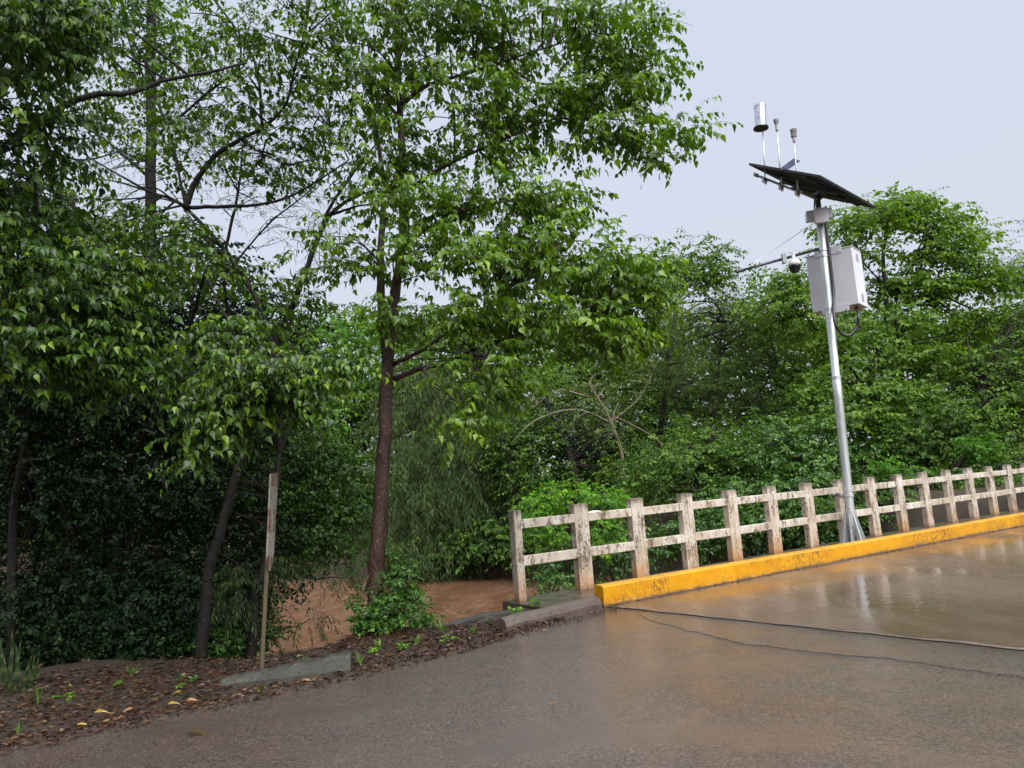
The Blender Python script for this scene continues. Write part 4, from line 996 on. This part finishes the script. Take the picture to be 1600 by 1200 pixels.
# ---- far bank, left to right
FB = 'trees on the far bank'
def far(name, label, cat, blobs, trunks, seed, mat='leaf_far', **kw):
    a = dict(tw=17, lf=10, TL=.8, br=1.15, flat=.6, droop=.5, kind='wide', size=.19, brr=.03, bark='bark_dark'); a.update(kw)
    plant(name, label, cat, blobs, trunks, group=FB, mat=mat, seed=seed, **a)
far('riverbank_tree', 'pale green tree on the far bank glimpsed through the gaps left of the big trunk', 'tree', [(480, 600, 120, 100, 42, 3, 34), (430, 500, 110, 60, 43, 3, 16), (520, 760, 130, 90, 41, 2.5, 26), (250, 650, 150, 130, 44, 3, 30), (545, 520, 60, 60, 42, 2, 10)],
    [([(470, 880, 42), (478, 700, 42), (470, 520, 42)], .28, .08)], 101, 'leaf_lime', tint=(.25, .2), size=.22)
far('riverbank_tree', 'dark tree on the far bank seen low behind the left thicket', 'tree', [(120, 800, 260, 110, 44, 3, 50), (-120, 700, 150, 200, 44, 3, 34)], [([(110, 890, 44), (130, 700, 44), (120, 560, 44)], .3, .1)], 102, 'leaf_fardark', size=.26)
far('bamboo_clump', 'feathery drooping grey-green clump on the far bank just right of the big trunk', 'bamboo', [(660, 760, 62, 110, 37, 2.5, 46), (640, 860, 60, 30, 37, 1.6, 14), (700, 860, 60, 26, 36, 1.5, 14), (735, 800, 50, 60, 36, 1.8, 20)],
    [([(672, 885, 37.6), (668, 790, 37.6), (655, 690, 37.4)], .08, .04)], 103, 'leaf_willow', kind='slim', size=.36, tw=22, lf=11, TL=.95, droop=1.4, sag=.9, tint=(.35, .22), flat=.9)
far('bamboo_clump', 'tall feathery clump on the far bank rising above the grey-green one', 'bamboo', [(690, 640, 70, 70, 39, 2.5, 30), (770, 700, 60, 90, 38, 2.2, 34), (620, 640, 40, 80, 40, 2, 16)],
    [([(735, 880, 38.6), (745, 760, 38.6), (720, 620, 38.4)], .12, .05)], 104, 'leaf_willow', kind='slim', size=.34, tw=22, lf=11, TL=.95, droop=1.2, sag=.8, tint=(.45, .22), flat=.9)
far('riverbank_tree', 'broad green tree on the far bank above the feathery clumps', 'tree', [(700, 540, 90, 50, 41, 2.5, 20), (800, 590, 80, 50, 40, 2.5, 20), (640, 590, 50, 40, 41, 2, 10)], [([(765, 880, 40), (770, 740, 40), (760, 560, 40)], .22, .08)], 105, 'leaf_far', tint=(.45, .22))
far('vine_shrub', 'big-leaved vine shrub at the water edge left of the first railing post', 'shrub', [(735, 840, 30, 24, 34.5, .8, 9), (765, 840, 26, 26, 34, .8, 8), (700, 872, 36, 8, 35, .6, 5), (800, 850, 24, 20, 33, .7, 5)], (), 106, 'leaf_fardark', size=.26, tw=10, lf=7, TL=.6, br=.6, tint=(.35, .22), bark='bark_dark')
far('riverbank_tree', 'dark tree with a leaning trunk on the far bank above the first railing posts', 'tree', [(840, 760, 60, 70, 34, 2, 26), (940, 680, 80, 55, 37, 2, 30), (1000, 720, 60, 60, 36, 2, 20), (800, 690, 50, 50, 35, 2, 16), (870, 680, 60, 40, 35, 2, 14), (850, 850, 50, 30, 32, 1.0, 14)],
    [([(908, 850, 33.5), (900, 760, 33.5), (885, 700, 33.5), (850, 620, 33.5)], .26, .08), ([(825, 860, 34), (805, 770, 34), (790, 700, 34)], .16, .05)], 107, 'leaf_fardark', tint=(.45, .22))
far('riverbank_tree', 'bare-twigged tangled tree on the far bank above the second railing post', 'tree', [(870, 620, 80, 35, 34, 2, 9), (940, 660, 70, 40, 33, 2, 10), (990, 600, 60, 50, 34, 2, 12)],
    [([(960, 830, 33), (975, 740, 33), (955, 660, 33), (920, 600, 33)], .12, .04), ([(955, 660, 33), (900, 640, 32.8), (840, 655, 32.6), (800, 690, 32.5)], .05, .015), ([(955, 660, 33), (1000, 620, 33), (1030, 560, 33)], .05, .015), ([(920, 620, 33), (870, 610, 33), (830, 640, 33)], .04, .012), ([(1040, 830, 32), (1075, 760, 32), (1030, 690, 32), (960, 650, 32)], .06, .015)],
    108, 'leaf_willow', tint=(.5, .2), bark='twig', kind='oval', brr=.022, size=.16)
far('lime_bush', 'bright lime green bush behind the first two railing spans', 'bush', [(845, 790, 30, 18, 22, .6, 12), (900, 775, 45, 14, 22, .6, 12), (950, 780, 40, 16, 22, .6, 10), (860, 830, 30, 20, 21.5, .5, 6), (960, 820, 30, 20, 21.5, .4, 5), (935, 850, 30, 20, 21.5, .4, 4)], (), 109, 'leaf_lime', size=.15, tw=10, lf=7, TL=.4, br=.38, tint=(.4, .25))
far('bank_bush', 'dark green bush low on the bank behind the second and third railing posts', 'bush', [(905, 870, 50, 30, 23, .8, 22), (980, 850, 60, 30, 24, .8, 22), (880, 905, 22, 12, 21, .4, 6), (1060, 840, 60, 30, 25, .8, 22)], (), 110, 'leaf_shrub', size=.13, tw=14, lf=9, TL=.5, br=.6, tint=(.4, .22))
far('acacia_tree', 'wispy grey-green tree on the far bank left of the side arm', 'tree', [(1090, 500, 70, 60, 34, 2.2, 26), (1180, 540, 60, 60, 33, 2, 24), (1110, 610, 90, 50, 33, 2, 26), (1200, 640, 60, 40, 33, 2, 16), (1050, 560, 40, 60, 34, 2, 12)],
    [([(1115, 800, 33), (1110, 700, 33), (1120, 600, 33), (1130, 490, 33)], .16, .04), ([(1112, 690, 33), (1180, 620, 33), (1220, 560, 33)], .07, .02), ([(1112, 720, 33), (1060, 640, 33), (1040, 560, 33)], .07, .02)],
    111, 'leaf_willow', kind='slim', size=.22, tw=20, lf=11, TL=.8, droop=.4, tint=(.5, .2), side=1.0)
far('riverbank_tree', 'dark-crowned tree peeking above the wispy tree left of the side arm', 'tree', [(1075, 415, 55, 26, 37, 2, 13), (1120, 440, 30, 24, 37, 1.2, 5), (1030, 450, 50, 40, 37, 2, 12), (1000, 560, 40, 80, 37, 2, 14), (1130, 395, 12, 10, 37, .6, 2), (1140, 470, 18, 12, 37, .8, 2)],
    [([(1020, 850, 36), (1035, 650, 36), (1060, 450, 36)], .2, .06)], 112, 'leaf_fardark', tint=(.6, .22), size=.2)
far('riverbank_tree', 'mid green tree above the fourth and fifth railing posts', 'tree', [(1060, 740, 70, 50, 29, 1.6, 28), (1150, 730, 60, 50, 29, 1.6, 26), (1100, 680, 60, 30, 30, 1.5, 14), (1000, 740, 40, 50, 30, 1.5, 14)],
    [([(1100, 850, 29), (1105, 760, 29), (1110, 680, 29)], .12, .04)], 113, 'leaf_far', tint=(.38, .22), size=.15, br=.9)
far('riverbank_tree', 'mid green tree directly behind the mast foot', 'tree', [(1230, 700, 70, 60, 27, 1.6, 32), (1300, 720, 60, 50, 27, 1.5, 24), (1250, 770, 80, 40, 26, 1.3, 26), (1170, 790, 60, 40, 26, 1.2, 20)],
    [([(1240, 850, 27), (1245, 760, 27), (1250, 690, 27)], .12, .04)], 114, 'leaf_shrub', tint=(.62, .24), size=.15, br=.9)
tb = [(1405, 325, 85, 26, 30, 2.0, 22), (1480, 350, 40, 26, 30, 1.5, 9), (1350, 345, 60, 24, 29, 1.5, 11), (1330, 390, 60, 22, 29, 1.5, 8), (1450, 395, 80, 24, 30, 1.8, 16), (1510, 370, 30, 20, 30, 1.2, 5), (1240, 440, 45, 24, 30, 1.6, 11), (1215, 480, 36, 28, 30, 1.4, 10), (1265, 500, 45, 26, 30, 1.4, 8),
      (1380, 440, 50, 20, 30, 1.6, 10), (1460, 450, 90, 22, 30, 1.8, 16), (1545, 440, 50, 30, 30, 1.5, 12), (1400, 500, 60, 22, 29, 1.5, 8), (1500, 500, 70, 26, 30, 1.6, 10), (1330, 540, 70, 26, 29, 1.5, 12), (1430, 560, 60, 24, 29, 1.4, 9), (1390, 610, 60, 24, 28, 1.3, 8), (1300, 590, 60, 30, 28, 1.4, 10), (1320, 650, 60, 30, 28, 1.4, 12)]
far('broadcrown_tree', 'tall tree with tiered bright green crown behind the equipment cabinet', 'tree', tb,
    [([(1372, 760, 29.5), (1370, 670, 29.5), (1362, 590, 29.5), (1385, 500, 29.5), (1380, 400, 29.5), (1395, 330, 29.5)], .17, .05), ([(1372, 680, 29.5), (1345, 600, 29.4), (1300, 540, 29.3), (1235, 470, 29.6)], .08, .02), ([(1371, 650, 29.5), (1410, 590, 29.5), (1400, 480, 29.6), (1440, 380, 29.8)], .08, .02),
     ([(1385, 500, 29.5), (1450, 470, 29.6), (1540, 430, 29.8)], .05, .02), ([(1376, 440, 29.5), (1330, 390, 29.4)], .04, .015)],
    115, 'leaf_far', tint=(.62, .2), size=.21, tw=14, lf=9, br=.85, flat=.38, brr=.03)
far('riverbank_tree', 'big dark green tree at the right edge behind the far railing', 'tree', [(1480, 660, 80, 60, 27, 1.8, 34), (1560, 620, 60, 70, 28, 1.8, 30), (1420, 700, 50, 50, 27, 1.4, 18), (1540, 720, 80, 40, 26.5, 1.4, 24), (1600, 520, 60, 60, 29, 1.6, 18), (1680, 640, 80, 130, 28, 2, 44), (1500, 570, 60, 40, 28, 1.5, 10), (1640, 740, 100, 50, 26, 1.2, 22)],
    [([(1500, 790, 27.5), (1510, 700, 27.5), (1530, 600, 27.5)], .2, .06)], 116, 'leaf_fardark', tint=(.55, .25), size=.16)
far('lime_bush', 'bright green bush under the dark tree behind the far railing', 'bush', [(1520, 695, 36, 16, 24.5, .7, 9), (1400, 740, 40, 20, 24.5, .7, 8)], (), 117, 'leaf_lime', size=.14, tw=12, lf=8, TL=.4, br=.5, tint=(.2, .22))
far('bank_bush', 'dark green bush on the bank under the far end of the railing', 'bush', [(1390, 790, 60, 30, 24, .8, 22), (1480, 770, 60, 30, 24, .8, 22), (1570, 750, 60, 30, 24, .8, 22), (1310, 810, 60, 26, 24, .8, 18), (1700, 730, 100, 40, 24, .8, 30)], (), 118, 'leaf_fardark', tint=(.45, .22), size=.13, tw=14, lf=9, TL=.5, br=.6)
far('bank_bush', 'green bush on the bank under the middle of the railing', 'bush', [(1130, 830, 60, 30, 25, .8, 22), (1210, 820, 60, 30, 25, .8, 22), (1270, 830, 50, 30, 24.5, .8, 14)], (), 119, 'leaf_shrub', tint=(.45, .24), size=.13, tw=14, lf=9, TL=.5, br=.6)
far('riverbank_tree', 'pale wispy tree crown at the right edge of the sky', 'tree', [(1600, 420, 36, 34, 34, 1.5, 12), (1660, 400, 60, 60, 34, 2, 16)], [([(1640, 760, 34), (1645, 600, 34), (1620, 430, 34)], .16, .05)], 120, 'leaf_willow', tint=(.5, .2), kind='slim', size=.22, tw=18)
# far wood closing the view between the trees
wood = [(x, 640 - (x - 800) * .035 + 20 * math.sin(x * .02), 110, 110, 52, 3, 34) for x in range(-300, 2100, 100)] + [(x, 530 - (x - 800) * .04 + 15 * math.sin(x * .03), 90, 50, 55, 3, 10) for x in range(-300, 2100, 90)] + [(x, 770 - (x - 800) * .05, 110, 60, 50, 2, 14) for x in range(-300, 2100, 120)]
tag(plant('far_wood', 'unbroken dark green wood closing the view behind the far bank trees', 'wood', wood, (), mat='leaf_fardark', kind='wide', size=.42, tw=20, lf=9, TL=1.3, br=2.0, flat=.8, seed=130, tint=(.5, .25), bark='bark_dark', stems=False), kind='stuff')

# ------------------------------------------------------------------ verge: litter, weeds, fallen leaves
rg = np.random.default_rng(77)
def verge_points(n, lo=.0, hi=1.0, s0=-9.5, s1=-.3):
    s = rg.uniform(s0, s1, n); en = edge_n(s); t = rg.uniform(lo, hi, n)
    inner = np.interp(s, [-9.5, -5.5, -4, -2.6, -1.8, -1.2, -.3], [-1.6, -1.0, -.6, -.5, .35, .62, .9])
    q = en + .06 + t * (inner - en)
    P = P0[None] + D2[None] * s[:, None] + N2[None] * q[:, None]
    return P
def litter(P, smin, smax, tl, tilt=.35, kind='oval'):
    n = len(P); P = P.copy(); P[:, 2] = np.maximum(terr(P[:, 0], P[:, 1]), np.where(((P - P0) @ N2) > edge_n((P - P0) @ D2) - .03, .001, -9)) + rg.uniform(.004, .025, n)
    a = rg.uniform(0, 6.28, n); d = nrm(np.stack([np.cos(a), np.sin(a), rg.normal(0, tilt * .4, n)], -1))
    nm = nrm(np.array([0, 0, 1.0]) + rg.standard_normal((n, 3)) * tilt); nm = nrm(nm - d * (nm * d).sum(-1, keepdims=True))
    return P, d, nm, np.cross(d, nm), rg.uniform(smin, smax, n), tl
t_ = rg.beta(1.5, 2.6, 15000); pp_ = np.concatenate([verge_points(12000), verge_points(3000, -.10, .12)])
fr = litter(pp_, .02, .072, t_, .22)
V, F, nv = leaf_mesh(*fr[:5], 'oval')
tag(mesh('leaf_litter', V, [F], MAT['litter'], None, np.repeat(fr[5], nv)), kind='stuff')
n_ = 2600; a_ = litter(verge_points(n_, -.06, .9), .05, .16, rg.uniform(0, .7, n_), .15)
V, F, nv = leaf_mesh(a_[0], a_[1], a_[2], a_[3] * .22, a_[4], 'slim')
tag(mesh('twig_litter', V, [F], MAT['litter'], None, np.repeat(a_[5], nv)), kind='stuff')
# grit washed against the kerb and over the joint
n_ = 1500; s_ = np.concatenate([rg.uniform(.6, 14, 900), rg.uniform(-1.1, .7, 600)]); nq_ = np.where(s_ > .6, KN(s_) + np.abs(rg.normal(0, .05, n_)), edge_n(s_) + .12 + np.abs(rg.normal(0, .10, n_)))
Pq = P0[None] + D2[None] * s_[:, None] + N2[None] * nq_[:, None]; Pq[:, 2] = .016
fr = litter(Pq, .012, .032, rg.beta(1.5, 2.5, n_), .5); fr = (Pq, *fr[1:])
V, F, nv = leaf_mesh(*fr[:5], 'wide'); tag(mesh('kerb_debris', V, [F], MAT['litter'], None, np.repeat(fr[5], nv)), kind='stuff')

def fallen(px, py, size, mat, label, ang=None):
    P = onz(px, py, 0.0); zt = max(tz(P[0], P[1]), .001) + .022; P = onz(px, py, zt)
    V, F = LEAF['heart']; a = rg.uniform(0, 6.28) if ang is None else ang
    d = np.array([math.cos(a), math.sin(a), .05]); nm = nrm(np.array([rg.normal() * .25, rg.normal() * .25 - .15, 1.0])); nm = nrm(nm - d * (nm @ d)); w_ = np.cross(d, nm)
    size = size * .8
    W = P + (w_ * V[:, :1] * .6 + d * (V[:, 1:2] - .5) + nm * V[:, 2:3]) * size
    o = mesh('fallen_leaf', W, [F], MAT[mat], None, top_loc=P); tag(o, label, 'leaf', 'coloured leaves fallen on the verge and road')
fallen(308, 1144, .16, 'yleaf', 'long yellow leaf lying alone on the brown road at lower left', .35)
fallen(159, 1111, .13, 'yleaf', 'yellow leaf at the road edge left of the two yellow leaves', .3)
fallen(129, 1131, .10, 'yleaf', 'yellowish leaf in the muddy gutter nearest the lower left corner', .2)
fallen(109, 1070, .08, 'yleaf', 'small yellow leaf in the litter by the blade-leaved plant')
fallen(129, 1053, .07, 'yleaf', 'small yellow leaf high in the litter under the thicket')
fallen(272, 1098, .11, 'yleaf', 'yellow-green leaf at the road edge, left one of a pair', .3)
fallen(300, 1093, .11, 'oleaf', 'orange-yellow leaf at the road edge, right one of a pair', .2)
fallen(277, 1081, .08, 'yleaf', 'pale yellow leaf in the litter just above the pair at the road edge')
fallen(532, 1048, .15, 'yleaf', 'long yellow leaf leaning on the right end of the kerb stone', .2)
fallen(602, 1024, .10, 'yleaf', 'bright yellow leaf standing in the litter below the big trunk', 1.4)
fallen(609, 1036, .05, 'yleaf', 'tiny yellow leaf just below the bright yellow one under the big trunk')
fallen(779, 981, .09, 'yleaf', 'yellow leaf in the litter left of the kerb block', .4)
fallen(733, 996, .06, 'yleaf', 'small yellow leaf among weeds in front of the retaining wall')
fallen(863, 1098, .07, 'oleaf', 'orange leaf lying alone in the middle of the wet asphalt', .3)
fallen(852, 984, .09, 'oleaf', 'brown-orange leaf on the road below the kerb block', .2)
fallen(240, 1092, .10, 'oleaf', 'orange-brown curled leaf in the litter left of the kerb stone', .2)
fallen(480, 1062, .12, 'oleaf', 'orange leaf strip lying along the foot of the kerb stone', .2)
fallen(200, 1108, .09, 'oleaf', 'brown-orange leaf at the road edge between two yellow leaves')

def tuft(px, py, h, nb, label, spread=.06, mat='grass', wide=1.0, t0=.5, name='grass_tuft', cat='grass tuft'):
    P = onz(px, py, 0.0); P = onz(px, py, tz(P[0], P[1])); P[2] = max(tz(P[0], P[1]), -.06) - .01
    g_ = G()
    for k in range(nb):
        a = rg.uniform(0, 6.28); d = np.array([math.cos(a), math.sin(a), 0]); hh = h * rg.uniform(.5, 1.1); ln = rg.uniform(.15, .7)
        b = P + d * rg.uniform(0, spread * .4); sd = np.array([-d[1], d[0], 0]) * .0045 * wide * rg.uniform(.7, 1.4)
        pts = [b + d * ln * hh * t ** 1.8 * .9 + UZ * hh * (t - .35 * ln * t * t) for t in (0, .35, .7, 1.0)]
        V = []
        for q, ww in zip(pts, (.8, 1, .8, .1)): V += [q - sd * ww, q + sd * ww]
        g_.add(V, [[[0, 1, 3, 2], [2, 3, 5, 4], [4, 5, 7, 6]]], float(np.clip(t0 + rg.normal() * .25, 0, 1)))
    o = g_.build(name, MAT[mat], None, tint=True, top_loc=P); tag(o, label, cat, 'weeds along the verge')
def weed(px, py, h, n, label, size=.04, mat='leaf_lime', sp=None):
    P = onz(px, py, 0.0); P[2] = max(tz(P[0], P[1]), -.06) - .01
    g_ = G(); LV, LF = LEAF['wide']; sp = sp or h * .6
    for k in range(n):
        a = rg.uniform(0, 6.28); d = np.array([math.cos(a), math.sin(a), 0]); e_ = P + d * rg.uniform(.2, 1) * sp + UZ * h * rg.uniform(.3, 1.0)
        g_.tube([P, (P + e_) / 2 + UZ * h * .15, e_], [.002, .0018, .001], 4, t=.4)
        for q in range(3):
            aa = a + (q - 1) * 1.3 + rg.normal() * .3; dd = nrm(np.array([math.cos(aa), math.sin(aa), rg.normal() * .3])); nm = nrm(np.array([0, 0, 1.0]) + rg.standard_normal(3) * .3); nm = nrm(nm - dd * (nm @ dd)); w_ = np.cross(dd, nm); s_ = size * rg.uniform(.7, 1.3)
            g_.add(e_ + (w_ * LV[:, :1] + dd * LV[:, 1:2] + nm * LV[:, 2:3]) * s_, [LF], float(np.clip(.55 + rg.normal() * .25, 0, 1)))
    o = g_.build('weed', MAT[mat], None, tint=True, top_loc=P); tag(o, label, 'weed', 'weeds along the verge')
tuft(206, 1056, .13, 34, 'bushy green grass tuft in the litter under the thicket', .12)
tuft(60, 1100, .24, 7, 'tall thin grass blades right of the blade-leaved plant', .05)
tuft(480, 1054, .22, 16, 'green grass tuft growing in front of the kerb stone', .08, t0=.7)
tuft(492, 1052, .10, 8, 'short curled grass sprig just right of the tuft by the kerb stone', .05, t0=.7)
tuft(562, 1040, .15, 12, 'grass tuft at the right end of the kerb stone', .06, t0=.6)
tuft(28, 1150, .20, 6, 'thin grass blades standing in the muddy gutter near the corner', .05)
tuft(738, 990, .10, 30, 'dense grass tuft in front of the retaining wall', .14, t0=.6)
tuft(690, 985, .16, 22, 'grass tuft at the left end of the retaining wall', .10, t0=.5)
tuft(593, 1012, .12, 26, 'light green grass at the foot of the big trunk, left side', .12, t0=.75)
tuft(650, 1004, .12, 26, 'light green grass below the trunk bush, right side', .14, t0=.75)
tuft(765, 972, .07, 16, 'low grass between the retaining wall and the kerb block', .12, t0=.6)
weed(283, 1062, .07, 6, 'small leafy weed under the leaning trunk', .035, 'leaf_shrub')
weed(300, 1066, .07, 5, 'small leafy weed right of the leaning trunk foot', .035, 'leaf_shrub')
weed(183, 1069, .05, 6, 'low pale weed left of the bushy tuft', .035)
weed(110, 1090, .06, 7, 'low pale weed in the litter near the blade-leaved plant', .035)
weed(88, 1090, .04, 5, 'flat pale weed between the tall grass and the low pale weed', .03)
weed(283, 1073, .04, 5, 'tiny seedling in the litter left of the kerb stone', .03)
weed(408, 1076, .05, 6, 'bright seedling at the road edge below the kerb stone', .035)
weed(362, 1086, .03, 3, 'yellowish sprout at the road edge left of the bright seedling', .03)
weed(628, 1014, .09, 9, 'bright leafy weed in the litter below the trunk bush', .04)
weed(585, 1022, .07, 7, 'bright weed beside the yellow leaf under the big trunk', .04)
weed(808, 966, .13, 9, 'bright green seedling between the first post and the kerb block', .05, sp=.09)
weed(834, 953, .13, 9, 'bright green seedling in the gap under the ledge, right of the other', .05, sp=.09)
weed(700, 1000, .06, 10, 'spreading weed on the litter in front of the wall', .035, sp=.14)

# blade-leaved plant at the left edge
bp = onz(28, 1085, -.03); bp[2] = tz(bp[0], bp[1]) - .02
bl = root('blade_plant', bp, 'upright plant with pale banded blades at the left edge of the verge', 'plant')
for k, (px, py, hh, ln, sd_) in enumerate([(4, 1080, .52, -.10, 1), (14, 1084, .60, .03, 1), (22, 1085, .50, .10, -1), (36, 1086, .38, .22, 1), (48, 1078, .34, .10, -1), (56, 1072, .28, .05, 1), (30, 1080, .45, -.12, 1), (44, 1084, .22, .40, 1), (10, 1072, .42, -.20, -1), (-8, 1090, .5, .06, 1), (-16, 1080, .44, -.1, -1)]):
    P = onz(px, py, bp[2]); g_ = G(); V = []
    for t in np.linspace(0, 1, 9):
        c = P + np.array([ln * hh * t ** 1.5, rg.normal() * .004, hh * t]); w_ = .013 * (1 - t ** 3) * (.6 + .8 * min(t * 3, 1)) + .001
        tw_ = .5 * sd_ * t + .3
        a = np.array([math.cos(tw_), math.sin(tw_), 0]); V += [c - a * w_ + fw * .004, c - fw * .005, c + a * w_ + fw * .004]
    i = np.arange(8)[:, None] * 3; F = np.concatenate([np.stack([i + 0, i + 1, i + 4, i + 3], -1).reshape(-1, 4), np.stack([i + 1, i + 2, i + 5, i + 4], -1).reshape(-1, 4)])
    tn = np.repeat((np.arange(9) % 2) * .7 + .15, 3); g_.add(V, [F], tn); g_.build('blade', MAT['snake'], bl, tint=True)
# dark cavity earth between ledge and kerb block: low stones
for k, (px, py, r) in enumerate([(800, 968, .05), (700, 1010, .04), (905, 948, .02), (893, 968, .018)]):
    P = onz(px, py, 0); P[2] = max(tz(P[0], P[1]), 0) + r * .3
    g_ = G(); pr = [(0, -r * .5), (r * .8, -r * .3), (r, 0), (r * .7, r * .35), (0, r * .45)]
    g_.lathe(P, UZ + rg.standard_normal(3) * .2, pr, 8)
    o = g_.build('stone', MAT['kerbstone'], None, top_loc=P)
    tag(o, ['fist-sized grey stone beside the left end of the kerb block', 'grey stone in the litter in front of the wall', 'small pale pebble on the road below the kerb block', 'small pale pebble lying on the road further below the kerb block'][k], 'stone')

#@@END
print("TRIS",NT)
